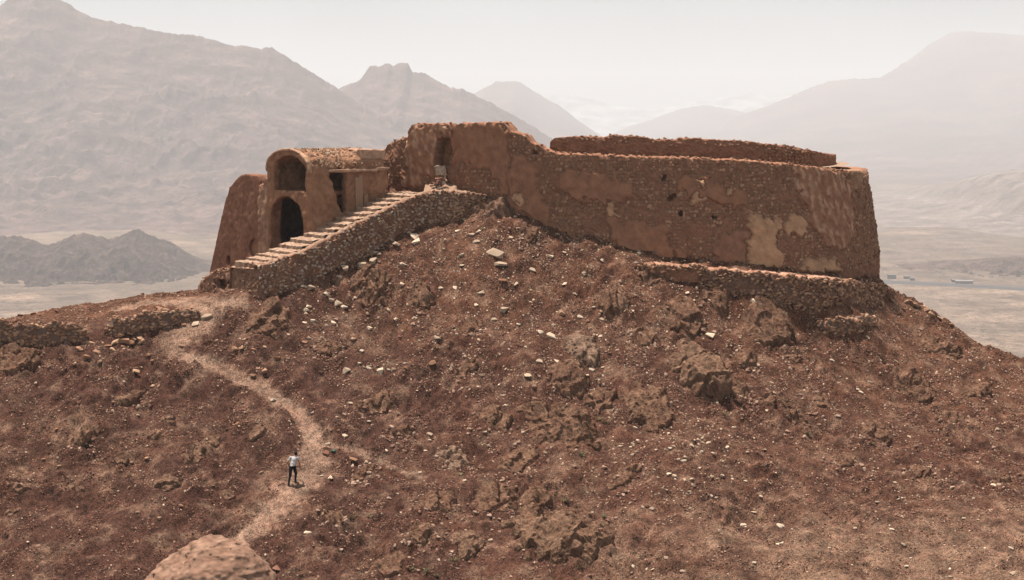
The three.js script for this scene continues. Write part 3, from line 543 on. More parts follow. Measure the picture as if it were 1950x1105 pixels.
// ---------------------------------------------------------------- terrace with its dry stone face, right of the tower foot
{
  const C = new THREE.CatmullRomCurve3([[1196, 99.6], [1226, 98.8], [1341, 98.2], [1434, 98.0], [1527, 98.3], [1593, 99.6], [1640, 102], [1680, 105], [1710, 109], [1718, 114]].map(([u, d]) => { const p = spot(u, 540, d); return new THREE.Vector3(p.x, 0, p.z); }), false, 'centripetal');
  const base = C.getPointAt(0.5); base.y = hillAt(base.x, base.z); const t = thing('terrace_wall', base, 'low dry stone terrace wall along the foot of the round tower', 'terrace wall'); t.updateMatrixWorld();
  const top = [[1190, 505], [1226, 503], [1323, 505], [1397, 516], [1471, 519], [1545, 527], [1619, 532], [1679, 540], [1712, 558], [1740, 572]], back = [[1190, 484], [1226, 490], [1323, 499], [1397, 505], [1471, 512], [1545, 513], [1619, 516], [1675, 524], [1700, 534], [1730, 560]];
  const N = Math.round(C.getLength() / 0.08), rows = 30, deep = 14, pos = [], col = [], idx = [], S = [], r = rng(310), list = [];
  for (let i = 0; i <= N; i++) {
    const p = C.getPointAt(i / N), tg = C.getTangentAt(i / N), nx = -tg.z, nz = tg.x, n = nz > 0 || (nz < 0.2 && nx > 0 && i > N / 2) ? 1 : -1, u = survey(p.x, EYE - 9, p.z)[0], s = i * 0.08;
    const yt = yAt(interp(top, u), -p.z) + fbm2(s * 0.7, 2, 4) * 0.32 - 0.06, yb = yAt(interp(back, u), -p.z + 2.6) - 0.1, low = hillAt(p.x, p.z) - 0.7; S.push({ x: p.x, z: p.z, nx: nx * n, nz: nz * n, yt, low, u, s });
    for (let j = 0; j <= rows; j++) { const y = lerp(low, yt, j / rows), off = -0.16 * (y - low) + fbm2(s * 0.9, y * 0.9, 3) * 0.2 + fbm2(s * 3, y * 3, 3) * 0.1; pos.push(p.x + nx * n * off, y, p.z + nz * n * off); const soil = u < 1330 ? 0.8 : 0.2, c = mixc([0.14, 0.082, 0.06], soils.rust, clamp(soil + fbm2(s, y, 3))), k = 1 + fbm2(s * 4, y * 4, 3) * 0.5; col.push(c[0] * k, c[1] * k, c[2] * k); }
    for (let j = 1; j <= deep; j++) { const w = j / deep, off = -0.16 * (yt - low) - 3.4 * w, y = lerp(yt, yb, Math.pow(w, 0.8)) + fbm2(s * 1.5, w * 5, 3) * 0.14 * (1 - w * 0.5); pos.push(p.x + nx * n * off, y, p.z + nz * n * off); const c = mixc(soils.rust, soils.dust, clamp(0.3 + fbm2(s * 0.9, w * 4, 3) + (u > 1450 ? 0.25 : 0))), k = 1 + fbm2(s * 4, w * 12, 3) * 0.4; col.push(c[0] * k, c[1] * k, c[2] * k); }
  }
  const R = rows + deep + 1; for (let i = 1; i <= N; i++) for (let j = 1; j < R; j++) { const a = i * R + j, b = (i - 1) * R + j; idx.push(a, b - 1, a - 1, a, b, b - 1); }
  for (let i = 0; i < pos.length; i += 3) { pos[i] -= base.x; pos[i + 1] -= base.y; pos[i + 2] -= base.z; }
  const m = earthMat.clone(); m.side = THREE.DoubleSide; part('earth_core', meshFrom(pos, idx, col), m, t);
  for (const p of S) {
    for (let y = p.low + 0.5 + r() * 0.15; y < p.yt + 0.05; y += 0.17) {
      if (r() > 0.4) continue;
      const bare = p.u < 1326 ? (p.yt - y < 0.3 ? 0.7 : 0.12) : 0.97; if (r() > bare) continue;
      const [, v] = survey(p.x, y, p.z); if (p.u > 1390 && p.u < 1432 && v > 534 && v < 549) continue;
      const w = 0.2 + 0.17 * r(), off = -0.16 * (y - p.low) + 0.03 + 0.09 * r(); list.push({ size: w, p: new THREE.Vector3(p.x + p.nx * off, y, p.z + p.nz * off), q: new THREE.Quaternion().setFromEuler(new THREE.Euler((r() - 0.5) * 0.5, Math.atan2(p.nx, p.nz), (r() - 0.5) * 0.9, 'YXZ')), s: new THREE.Vector3(w, 0.12 + 0.12 * r(), 0.22) });
    }
  }
  laidStones(list, t, 'stone', stoneTones, stoneMats, blockShapes, r);
}

// ---------------------------------------------------------------- stairs, vaulted house and walls share one direction
const A0 = spot(500, 505, 95.5), B0 = spot(835, 368, 103.4), E1 = new THREE.Vector2(B0.x - A0.x, B0.z - A0.z), RUN = E1.length(), TURN = Math.atan2(-E1.y, E1.x);
E1.normalize();
const local = (s, e) => [A0.x + E1.x * s + E1.y * e, A0.z + E1.y * s - E1.x * e];     // s along the stairs, e across them towards the house
function framed(name, s, e, y, label, category) { const [x, z] = local(s, e), t = thing(name, new THREE.Vector3(x, y, z), label, category); t.rotation.y = TURN; t.updateMatrixWorld(); return t; }
const stairTop = (s) => { const p = local(s, 0), [u] = survey(p[0], EYE - 6.5, p[1]); return yAt(interp([[440, 524], [498, 506], [571, 482], [639, 447], [701, 416], [756, 389], [811, 367], [840, 366]], u), -p[1]); };
{
  const t = framed('stairway', 0, 0, EYE - 10.4, 'worn stone stairs climbing along the vaulted house to the tower doorway', 'stairs'), y0 = EYE - 10.4, r = rng(55);
  // mass of earth under the steps: top follows the flight, right side is the retaining face
  const LEN = RUN + 0.4, n = Math.round(LEN / 0.08), rows = 34, pos = [], col = [], idx = [], face = [];
  for (let i = 0; i <= n; i++) {
    const s = i * 0.08 - 0.25, yt = stairTop(s) + fbm2(s * 1.6, 5, 3) * 0.13, [bx, bz] = local(s, -0.3), low = Math.min(hillAt(bx, bz) - 0.5, yt - 0.8);
    face.push({ s, yt, low });
    for (let j = 0; j <= rows; j++) { const y = lerp(low, yt, j / rows), e = -0.12 * Math.max(0, yt - y) + fbm2(s * 0.8, y * 0.8 + 4, 3) * 0.16 + fbm2(s * 3, y * 3, 2) * 0.06; pos.push(s, y - y0, -e); const k = 1 + fbm2(s * 4, y * 4, 3) * 0.5, c = mixc([0.15, 0.088, 0.062], plaster.mortar, 0.5 + fbm2(s, y, 2)); col.push(c[0] * k, c[1] * k, c[2] * k); }
    for (const [e, dy] of [[0.2, 0.05], [0.45, 0.04], [0.6, -0.18], [3.4, -0.3], [3.6, -1.5]]) { pos.push(s, yt - y0 + dy + fbm2(s * 3, e * 3, 2) * 0.07, -e); const k = 1 + fbm2(s * 3, e * 5, 3) * 0.5; col.push(0.23 * k, 0.14 * k, 0.096 * k); }
  }
  const R = rows + 6; for (let i = 1; i <= n; i++) for (let j = 1; j < R; j++) { const a = i * R + j, b = a - R; idx.push(a, b - 1, a - 1, a, b, b - 1); }
  const m = earthMat.clone(); m.side = THREE.DoubleSide; part('earth_core', meshFrom(pos, idx, col), m, t);
  // sixteen steps: a stone nosing and a worn tread that rises towards the back
  const steps = 16, run = (RUN - 0.3) / steps;
  for (let k = 0; k < steps; k++) {
    const s0 = -0.1 + k * run, ya = stairTop(s0), yb = stairTop(s0 + run), rise = yb - ya, e0 = 0.5 + 0.16 * r(), e1 = 3.3 - 0.25 * r() - (k > 5 && k < 12 ? 0.35 : 0), cols = 22, rowsT = 8, P = [], C = [], I = [];
    for (let a = 0; a <= cols; a++) { const e = lerp(e0, e1, a / cols), chip = fbm2(e * 1.8 + k * 9, 1, 4) * 0.2; const prof = [[chip, -0.35], [chip - 0.02, rise * 0.52], [chip + 0.05, rise * 0.6], ...[0.2, 0.4, 0.6, 0.8, 1].map((w) => [w * run + 0.02, lerp(rise * 0.6, rise * 1.0, w) - 0.02])];
      prof.forEach(([ds, dy], q) => { const nz = fbm2(e * 2.2 + k * 5, ds * 3, 3) * 0.07; P.push(s0 + ds, ya - y0 + dy - 0.03 + nz, -e); const kk = 1 + fbm2(e * 4 + k, ds * 6, 3) * 0.45, c = mixc([0.2, 0.122, 0.083], [0.31, 0.21, 0.15], clamp(0.5 + fbm2(e * 1.3 + k * 7, ds * 2, 3) * 1.6)); C.push(c[0] * kk, c[1] * kk, c[2] * kk); }); }
    for (let a = 1; a <= cols; a++) for (let q = 1; q < rowsT; q++) { const b = a * rowsT + q, c = b - rowsT; I.push(b, c - 1, b - 1, b, c, c - 1); }
    part('step', meshFrom(P, I, C), m, t);
  }
  // the stones of the retaining face
  const list = [];
  for (const f of face) {
    for (let y = f.low + 0.3 + r() * 0.12; y < f.yt + 0.02; y += 0.165) {
      if (r() > 0.44) continue;
      if (r() < 0.06) continue; const w = 0.16 + 0.15 * r(), s = f.s + (r() - 0.5) * 0.1, e = -0.12 * Math.max(0, f.yt - y) + fbm2(s * 0.8, y * 0.8 + 4, 3) * 0.16 - 0.03 - 0.05 * r(), [x, z] = local(s, e);
      list.push({ size: w, p: new THREE.Vector3(x, y, z), q: new THREE.Quaternion().setFromEuler(new THREE.Euler((r() - 0.5) * 0.5, TURN, (r() - 0.5) * 1.6, 'YXZ')), s: new THREE.Vector3(w, 0.11 + 0.11 * r(), 0.2) });
    }
  }
  laidStones(list, t, 'stone', [...stoneTones, [0.36, 0.28, 0.215], [0.3, 0.23, 0.18]], [...stoneMats, ...[[0.36, 0.28, 0.215], [0.3, 0.23, 0.18]].map((c) => std({ color: new THREE.Color(...c) }))], blockShapes, r);
}
{ // landing in front of the doorway, faced with round stones towards the slope
  const C = [[806, 103.0], [840, 102.9], [880, 103.0], [925, 103.25]].map(([u, d]) => { const p = spot(u, 380, d); return new THREE.Vector3(p.x, 0, p.z); }), cu = new THREE.CatmullRomCurve3(C), base = cu.getPointAt(0.5); base.y = hillAt(base.x, base.z);
  const t = thing('landing', base, 'stone faced landing at the head of the stairs', 'landing'), r = rng(66); t.updateMatrixWorld();
  const n = 60, rows = 24, pos = [], col = [], idx = [], list = [];
  for (let i = 0; i <= n; i++) {
    const p = cu.getPointAt(i / n), u = survey(p.x, EYE - 4.5, p.z)[0], yt = yAt(interp([[800, 368], [835, 365], [880, 366], [925, 371]], u), -p.z) + fbm2(i * 0.15, 2, 2) * 0.1, low = hillAt(p.x, p.z) - 0.6, s = i * 0.07;
    for (let j = 0; j <= rows; j++) { const y = lerp(low, yt, j / rows), z = 0.14 * (yt - y) + fbm2(s, y, 2) * 0.12; pos.push(p.x - base.x, y - base.y, p.z + z - base.z); const k = 1 + fbm2(s * 4, y * 4, 3) * 0.5; col.push(0.16 * k, 0.095 * k, 0.068 * k); }
    for (let j = 1; j <= 10; j++) { const w = j / 10; pos.push(p.x - base.x, yt + (u < 868 ? 0.45 : 0.1) * w + fbm2(s * 2, w * 4, 2) * 0.1 - base.y, p.z - 2.8 * w - base.z); const k = 1 + fbm2(s * 3, w * 8, 2) * 0.4; col.push(0.24 * k, 0.148 * k, 0.1 * k); }
    for (let y = low + 0.3 + r() * 0.1; y < yt + 0.05; y += 0.18) if (r() < 0.5 && u > 812) { const w = 0.18 + 0.16 * r(); list.push({ size: w, p: new THREE.Vector3(p.x, y, p.z + 0.14 * (yt - y) + 0.04), q: new THREE.Quaternion().setFromEuler(new THREE.Euler(0, (r() - 0.5) * 0.5, (r() - 0.5) * 1.4)), s: new THREE.Vector3(w, 0.13 + 0.1 * r(), 0.24) }); }
  }
  const R = rows + 11; for (let i = 1; i <= n; i++) for (let j = 1; j < R; j++) { const a = i * R + j, b = a - R; idx.push(a, b - 1, a - 1, a, b, b - 1); }
  const m = earthMat.clone(); m.side = THREE.DoubleSide; part('earth_core', meshFrom(pos, idx, col), m, t); laidStones(list, t, 'stone', [...stoneTones, [0.36, 0.28, 0.215]], [...stoneMats, paleMats[1]], blockShapes, r);
  const h = thing('stone_heap', spot(828, 360, 104), 'dark heap of flat stones against the wall under the doorway', 'stone heap');
  for (let k = 0; k < 16; k++) { const w = 0.34 + 0.25 * r(), q = k / 16, s = part('stone', pick(r, slabShapes), pick(r, k % 4 ? redMats : paleMats), h); s.position.set(lerp(-0.35, 0.6, r() * (1 - q * 0.4) + q * 0.4) , 0.08 + q * 0.62, (r() - 0.5) * 0.5 - q * 0.3); s.scale.set(w, 0.12 + 0.1 * r(), w * 0.8); s.rotation.set((r() - 0.5) * 0.4, r() * 3, (r() - 0.5) * 0.5); }
}
const mudPaint = (tone, other) => (x, y, z, nx, ny, nz, o) => { const c = mixc(tone, other, clamp(0.4 + fbm3(x * 0.6, y * 0.6, z * 0.6, 3) * 1.5)), k = 1 + fbm3(x * 1.8, y * 1.8, z * 1.8, 3) * 0.4 + fbm3(x * 7, y * 7, z * 7, 2) * 0.35; o[0] = c[0] * k; o[1] = c[1] * k; o[2] = c[2] * k; };
const erode = (x, y, z, k = 1) => (fbm3(x * 0.5, y * 0.5, z * 0.5, 2) * 0.08 + fbm3(x * 2.2, y * 2.2, z * 2.2, 4) * 0.04 + Math.max(0, fbm3(x * 1.1 + 8, y * 1.1, z * 1.1, 4) - 0.2) * 0.22) * k;
{ // the house: x runs along the stairs (0 at the arched front), -z runs away from the stairs; y above its foot
  const Y0 = EYE - 9.4, t = framed('vaulted_house', 5.05, 3.1, Y0, 'vaulted mud house with two black arched openings beside the stairs', 'house');
  const W = 5.0, L = 5.8, spring = 6.4, crown = 7.62, half = W / 2;
  const vault = (a, y, grow) => { const w = half + grow, h = crown - spring + grow; return y < spring ? Math.abs(a - half) - w : (Math.hypot((a - half) / w, (y - spring) / h) - 1) * Math.min(w, h); };
  const arch = (a, y, ca, hw, bottom, sp, rise) => { const dx = Math.abs(a - ca); return y < sp ? Math.max(dx - hw, bottom - y) : (Math.hypot(dx / hw, (y - sp) / rise) - 1) * Math.min(hw, rise); };
  const door = [[1.55, 6.35], [2.2, 6.5], [2.85, 6.4], [2.78, 5], [2.7, 3.75], [2.35, 3.7], [2.05, 4.6], [1.75, 5.6]];
  const f = (x, y, z) => {
    const a = -z; let d = 0;
    const flare = 0.55 * Math.pow(clamp((5.6 - y) / 3.2), 1.6) * sstep(3.4, 1.2, x); d = Math.max(vault(Math.max(a, -half) + (a < half ? flare : 0), y, 0), -x, x - L, -1 - y); const boxd = (a0, a1, x0, x1, y1) => Math.max(a0 - a, a - a1, x0 - x, x - x1, y - y1); d = Math.min(d, Math.max(boxd(4.6, 10, 0.45, 5.8, 5.1), -1 - y));  // last box: unseen side chamber, added to darken the lower arch
    if (d > 0.5) return d;
    const inside = Math.max(vault(a, y, -0.55), 0.5 - x, x - L + 0.5); const floors = Math.abs(y - 4.88) - 0.16;
    d = Math.max(d, -Math.max(inside, -floors)); d = Math.max(d, -Math.max(boxd(4, 9.6, 0.85, 5.3, 4.4), -9));  // hollow of the added chamber, deepens the dark behind the lower arch
    d = Math.max(d, -Math.max(arch(a, y, 2.26, 1.9, 5.06, 6.3, 0.92), x - 0.9));
    d = Math.max(d, -Math.max(arch(a, y, 2.66, 2.0, -2, 3.25, 1.42), x - 0.9));
    d = Math.max(d, -Math.max(polyDist(door, x, y), a - 0.8));
    if (Math.abs(d) < 0.35) d += erode(x, y, z) + (a < 0.6 ? fbm2(x * 1.2, y * 1.2, 3) * 0.1 : 0);
    return d;
  };
  part('walls_vault_added_chamber', nets([-0.4, -1, -W - 5.6], [L + 0.4, crown + 0.5, 1.0], 0.075, f, mudPaint([0.203, 0.1, 0.058], [0.245, 0.128, 0.076])), earthMat, t);
  // pale ring of plaster round the front edge of the vault and worn rib beside the arches
  part('arch_rim', nets([-0.35, spring - 0.6, -W - 0.4], [0.55, crown + 0.45, 0.4], 0.06, (x, y, z) => { const a = -z; return Math.max(vault(a, y, 0.07), -vault(a, y, -0.1), -0.06 - x, x - 0.3, spring - 0.2 - y) + erode(x, y, z, 0.6); }, mudPaint([0.324, 0.193, 0.125], [0.261, 0.15, 0.097])), earthMat, t);
  part('cornice', nets([1.2, spring - 0.5, -0.7], [L + 0.5, spring + 0.7, 0.4], 0.07, (x, y, z) => Math.max(Math.abs(x - 3.65) - 2.25, Math.abs(y - spring + 0.1 - (x > 5 ? 0.08 : 0)) - 0.1, Math.abs(z + 0.2) - 0.36) + erode(x, y, z, 0.7), mudPaint([0.344, 0.209, 0.14], [0.282, 0.165, 0.111])), earthMat, t);
  part('roof_slab', nets([3.6, spring - 0.4, -W], [L + 0.7, crown + 0.8, 0.2], 0.08, (x, y, z) => Math.max(Math.abs(x - 5.0) - 0.9, Math.abs(y - spring - 0.6) - 0.6, Math.abs(z + 1.8) - 1.5) + erode(x, y, z, 1.2), mudPaint([0.313, 0.184, 0.121], [0.375, 0.232, 0.158])), earthMat, t);
  // tall strip of old plaster with upright grooves
  for (let k = 0; k < 6; k++) { const m = part('plaster_strip', new THREE.BoxGeometry(0.125, k < 4 ? 2.45 - 0.1 * (k % 2) : 1.25, 0.09, 1, 6, 1), std({ color: new THREE.Color(0.255, 0.155, 0.1) }), t); m.position.set(3.45 + k * 0.135 + (k > 3 ? 0.1 : 0), (k < 4 ? 4.65 : 3.95) + k * 0.05, 0.09); m.rotation.z = 0.015; }
  // rubble on the vault
  const r = rng(71), list = []; const inv = t.matrixWorld;
  for (let k = 0; k < 900; k++) { const x = 0.45 + r() * (L - 0.9), th = (0.04 + r() * 0.75) * Math.PI, a = half + Math.cos(Math.PI - th) * (half - 0.02), y = spring + Math.sin(th) * (crown - spring) + 0.02, w = 0.1 + 0.17 * r() * r(); const p = new THREE.Vector3(x, y, -a).applyMatrix4(inv); list.push({ size: w, p, q: new THREE.Quaternion().setFromEuler(new THREE.Euler(r() * 3, r() * 3, r() * 3)), s: new THREE.Vector3(w, w * 0.6, w * 0.8) }); }
  laidStones(list, t, 'roof_stone', [...stoneTones, ...paleTones], [...stoneMats, ...paleMats], blockShapes, r);
}
{ // broken end wall left of the house, in line with its front
  const Y0 = EYE - 11, t = framed('broken_mud_wall', 5.2, 9.1, Y0, 'tall broken mud wall with a curved top left of the vaulted house', 'wall');
  const uv = [[491, 344], [488, 336], [484, 333], [478, 333], [463, 331], [452, 334], [443, 343], [432, 358], [424, 384], [417, 412], [409, 446], [402, 478], [394, 512], [388, 560], [492, 560]];
  const shape = uv.map(([u, v]) => { let e = 0; for (let k = 0; k < 9; k++) { const [x, z] = local(5.2, e); const w = (u - 975) / F * -z; e += (x - w) / Math.abs(E1.y); if (k === 8) return [e - 9.1, yAt(v, -local(5.2, e)[1]) - Y0]; } });
  const hole = (a, y, u, v, ru, rv) => { const [x, z] = local(5.2, a + 9.1), q = survey(x, y + Y0, z); return (Math.hypot((q[0] - u) / ru, (q[1] - v) / rv) - 1) * 0.4; };
  const amax = Math.max(...shape.map((s) => s[0])), ymax = Math.max(...shape.map((s) => s[1]));
  part('wall_body', nets([-0.5, -0.5, -amax - 0.5], [1.7, ymax + 0.5, 0.6], 0.075, (x, y, z) => { let d = Math.max(polyDist(shape, -z, y), Math.abs(x - 0.6) - 0.5 + y * 0.012); if (Math.abs(d) < 0.5) { d = Math.max(d, -Math.max(hole(-z, y, 479, 472, 9, 16), x - 0.9), -Math.max(hole(-z, y, 431, 497, 4, 9), x - 0.5)); d += erode(x, y, z, 0.35); } return d; }, mudPaint([0.173, 0.08, 0.05], [0.203, 0.099, 0.061])), earthMat, t);
  part('pier', nets([-0.6, -0.5, -0.75], [1.2, 7.9, 1.5], 0.075, (x, y, z) => Math.max(Math.abs(x - 0.25) - 0.42, Math.abs(z - 0.45) - 0.62, y - 6.9 - (z > 0.5 ? 0.5 : 0) - fbm2(z * 3, x * 3, 2) * 0.3) + erode(x, y, z, 0.9), mudPaint([0.23, 0.126, 0.083], [0.302, 0.175, 0.111])), earthMat, t);
}
{ // low wall that closes the foot of the stairs, with a hole broken in it
  const Y0 = EYE - 11.6, t = framed('low_mud_wall', 0, 0, Y0, 'low crumbling mud wall with a dark hole at the foot of the stairs', 'wall'), prof = [[-0.5, EYE - 8.3], [0.5, EYE - 8.3], [2.6, EYE - 8.52], [4, EYE - 8.75], [5.2, EYE - 8.95], [6.2, EYE - 9.25], [7.2, EYE - 9.65], [8.0, EYE - 10.1], [8.3, EYE - 10.6]];
  const hole = (e, y) => Math.hypot((e - 4.7 - fbm2(e, y, 2)) / 1.15, (y - (EYE - 9.85 - Y0)) / 0.34) - 1;
  part('wall_body', nets([-0.7, -0.4, -8.6], [2.6, 3.9, 0.7], 0.075, (x, y, z) => { const e = -z, top = interp(prof, e) - Y0 + fbm2(e * 1.5, 3, 3) * 0.22; let d = Math.max(y - top, Math.max(-x - 0.05 - 0.1 * (top - y), x - 1.9), -0.15 - e, e - 8.2); if (Math.abs(d) < 0.6) { d = Math.max(d, -Math.max(hole(e, y) * 0.5, x - 0.85)); d += erode(x, y, z, 1.6); } return d; }, mudPaint([0.209, 0.112, 0.074], [0.167, 0.089, 0.061])), earthMat, t);
  const r = rng(19), list = [];
  for (let k = 0; k < 420; k++) { const e = r() * 7.2, top = interp(prof, e), y = lerp(EYE - 10.7, top, r()); if (hole(e, y - Y0) < 0.2) continue; if (r() > (e < 1.6 ? 0.75 : 0.18 + (top - y < 0.3 ? 0.4 : 0))) continue; const w = 0.12 + 0.16 * r(), p = new THREE.Vector3(-0.08 - 0.1 * (top - y), y - Y0, -e).applyMatrix4(t.matrixWorld); list.push({ size: w, p, q: new THREE.Quaternion().setFromEuler(new THREE.Euler((r() - 0.5), TURN + Math.PI / 2, (r() - 0.5) * 1.5, 'YXZ')), s: new THREE.Vector3(w, 0.1 + 0.1 * r(), 0.16) }); }
  laidStones(list, t, 'stone', stoneTones, stoneMats, blockShapes, r);
}
console.log('buildings built');

// ---------------------------------------------------------------- outcrops: clusters of tilted, broken blocks that rise through the soil
const PPM = (p) => F / -p.z;
function outcrop(name, u, v, w, h, label, o = {}) {
  const r = rng(o.seed ?? Math.round(u * 7 + v)), c = onHill(u, v), m = PPM(c), rx = w / m / 2, rz = h / m / 2 / 0.62, tilt = o.tilt ?? 0.5, amp = o.amp ? o.amp * 0.5 : Math.min(rx, rz) * 0.27 + 0.08, step = Math.max(0.075, Math.min(rx, rz) / 30);
  const blocks = [], K = o.blocks ?? Math.round(9 + rx * rz * 5), ca = Math.cos(tilt), sa = Math.sin(tilt), N = new THREE.Vector3();
  for (let i = -2; i <= 2; i++) for (let j = -2; j <= 2; j++) N.add(hillNormal(c.x + i * rx * 0.3, c.z + j * rz * 0.3)); N.normalize();
  for (let k = 0; k < K; k++) {
    const a = r() * 6.28, q = Math.sqrt(r()) * 0.8, px = Math.cos(a) * q * rx, pz = Math.sin(a) * q * rz, R = (0.2 + 0.55 * r() * r()) * Math.min(rx, rz) * (o.big ?? 1) + 0.1, n = 4 + Math.floor(r() * 3), ph = r() * 6, sides = [];
    for (let i = 0; i < n; i++) { const b = ph + (i + (r() - 0.5) * 0.8) / n * 6.283, st = Math.cos(b) + Math.sin(b) > 0.2 ? 2.2 + 3 * r() : 0.35 + 1.1 * r(); sides.push([Math.cos(b), Math.sin(b), st, R * (0.7 + 0.7 * r())]); }
    blocks.push({ px, pz, sides, top: amp * (0.25 + 0.75 * r()) * (1 - q * 0.45), gx: 0.1 + 0.3 * r(), gz: (o.face ?? 0.1) + 0.35 * (r() - 0.4) });
  }
  const nx = Math.ceil(rx * 2.6 / step), nz = Math.ceil(rz * 2.6 / step), pos = [], lift = [], col = [], uv = [], idx = [], tone = o.tone ?? [0.21, 0.106, 0.068], other = o.other ?? [0.29, 0.164, 0.108], y0 = hillAt(c.x, c.z);
  for (let j = 0; j <= nz; j++) for (let i = 0; i <= nx; i++) {
    const lx = (i / nx - 0.5) * rx * 2.6, lz = (j / nz - 0.5) * rz * 2.6, x = c.x + lx * ca + lz * sa, z = c.z - lx * sa + lz * ca;
    let e = -0.3, bi = 0; const wx = lx + fbm2(x * 1.5, z * 1.5, 3) * 0.06, wz = lz + fbm2(x * 1.5 + 30, z * 1.5, 3) * 0.06;
    blocks.forEach((b, k) => { const dx = wx - b.px, dz = wz - b.pz; let q = b.top + b.gx * dx + b.gz * dz; for (const [sx, sz, st, R] of b.sides) q = Math.min(q, (R - dx * sx - dz * sz) * st - 0.05); if (q > e) { e = q; bi = k; } });
    const crag = (ridged(wx * 0.9 + wz * 2.6 + 4, wz * 0.7 - wx * 0.5, 4) - 0.66) * (o.rough ?? 0.1) * 0.6 * Math.min(0.7, amp + 0.2), edge = Math.hypot(lx / rx, lz / rz);
    e = (e > -0.08 ? e + crag + fbm2(x * 4, z * 4, 3) * 0.03 : e) - sstep(0.7, 1.2, edge + fbm2(x * 0.9, z * 0.9, 2) * 0.5) * (amp + 0.35);
    if (e > -0.08) { const bed = e + 0.22 * wx + 0.1 * wz, hh = 0.13 + 0.05 * amp, fl = Math.floor(bed / hh), fr = bed / hh - fl; e += (fl + Math.pow(fr, 4) - bed / hh + 0.3) * hh * 0.8; }
    const q = Math.max(e, -0.3); pos.push(x - c.x + N.x * q, hillAt(x, z) + N.y * q - y0, z - c.z + N.z * q); lift.push(e); uv.push(x / 2.5 + e * 0.35, z / 2.5 + e * 0.35);
    const cc = mixc(tone, other, clamp(0.45 + fbm2(x * 1.3 + bi * 3, z * 1.3, 3) * 1.3)), k = 1 + fbm2(x * 6, z * 6 + e * 3, 2) * 0.5; col.push(cc[0] * k, cc[1] * k, cc[2] * k);
    if (i && j) { const b = j * (nx + 1) + i; idx.push(b, b - nx - 2, b - nx - 1, b, b - 1, b - nx - 2); }
  }
  const keep = []; for (let q = 0; q < idx.length; q += 3) if ([0, 1, 2].some((s) => lift[idx[q + s]] > -0.12)) keep.push(idx[q], idx[q + 1], idx[q + 2]);
  const g = meshFrom(pos, keep, col, uv); let up = 0; for (let q = 0; q < g.attributes.normal.count; q += 7) up += g.attributes.normal.getY(q); if (up < 0) { const q = g.index.array; for (let s = 0; s < q.length; s += 3) [q[s + 1], q[s + 2]] = [q[s + 2], q[s + 1]]; g.computeVertexNormals(); }
  const sharp = g.toNonIndexed(); sharp.computeVertexNormals();
  const mm = solo(name, sharp, rockMat, label, 'rock', o.group); mm.position.set(c.x, y0, c.z); return mm;
}
const darkRock = { rough: 0.3 }, paleRock = { tone: [0.27, 0.16, 0.11], other: [0.359, 0.229, 0.161] };
outcrop('rock_outcrop', 705, 543, 84, 62, 'dark rounded outcrop on the slope below the middle of the stairs', { ...darkRock, amp: 0.95, big: 1.4 });
outcrop('rock_outcrop', 800, 567, 62, 34, 'small broken outcrop right of the dark rounded outcrop', {});
outcrop('rock_outcrop', 510, 612, 105, 54, 'wide brown outcrop above the bend of the path', {});
outcrop('rock_outcrop', 933, 398, 84, 54, 'pinkish outcrop leaning against the tower foot beside the landing', { tone: [0.27, 0.154, 0.11], amp: 1.0, big: 1.3 });
outcrop('rock_outcrop', 1006, 442, 44, 28, 'small knobbly rock at the tower foot right of the landing', { big: 1.3 });
outcrop('rock_outcrop', 1302, 606, 86, 52, 'rough outcrop below the left end of the terrace wall', { amp: 0.9 });
outcrop('rock_outcrop', 1228, 636, 64, 32, 'low rough outcrop left of the big cracked boulder', {});
outcrop('cracked_boulder', 1318, 696, 108, 104, 'big angular boulder with a flat tan face and cracks', { amp: 1.5, big: 1.8, blocks: 4, face: 0.5, tilt: 0.55, tone: [0.256, 0.139, 0.091], other: [0.337, 0.201, 0.132], rough: 0.1, seed: 12 });
outcrop('rock_outcrop', 1232, 774, 116, 80, 'broad outcrop with a broken brown face below the cracked boulder', { amp: 1.0, big: 1.4, blocks: 6, tilt: 0.5, rough: 0.2 });
outcrop('rock_outcrop', 1105, 662, 86, 56, 'pale flaky outcrop in the middle of the slope', { ...paleRock, amp: 0.5 });
outcrop('rock_outcrop', 1085, 722, 90, 62, 'dark hollowed outcrop under the pale flaky outcrop', { ...darkRock });
outcrop('rock_outcrop', 1058, 812, 160, 120, 'long ridge of layered rock rising through the middle slope', { amp: 0.8, tilt: 0.8, blocks: 22, big: 0.8 });
outcrop('rock_outcrop', 940, 800, 70, 50, 'low rock slab left of the long layered ridge', { amp: 0.4, tilt: 0.7 });
outcrop('rock_outcrop', 1060, 1020, 210, 170, 'largest layered outcrop at the bottom of the photo', { amp: 1.25, tilt: 0.75, blocks: 26, big: 0.95, tone: [0.229, 0.122, 0.078], other: [0.316, 0.186, 0.123] });
outcrop('rock_outcrop', 940, 960, 110, 70, 'dark layered outcrop up left of the largest outcrop', { ...darkRock, amp: 0.6, tilt: 0.7 });
outcrop('rock_outcrop', 878, 1030, 84, 54, 'pale topped block with a red underside beside the largest outcrop', { amp: 0.85, big: 1.5, blocks: 4, tone: [0.27, 0.156, 0.104] });
outcrop('rock_outcrop', 790, 1016, 64, 40, 'grooved block left of the pale topped block', { amp: 0.7, big: 1.5, blocks: 4 });
outcrop('rock_outcrop', 830, 955, 90, 50, 'jumbled dark rocks above the grooved block', { ...darkRock, amp: 0.5 });
outcrop('rock_outcrop', 740, 1078, 90, 50, 'low brown rocks at the bottom edge left of the largest outcrop', { amp: 0.4 });
outcrop('rock_outcrop', 1460, 612, 130, 62, 'wide rough outcrop below the middle of the terrace wall', { amp: 0.75 });
outcrop('rock_outcrop', 1362, 566, 56, 40, 'small dark rock against the terrace wall', { ...darkRock });
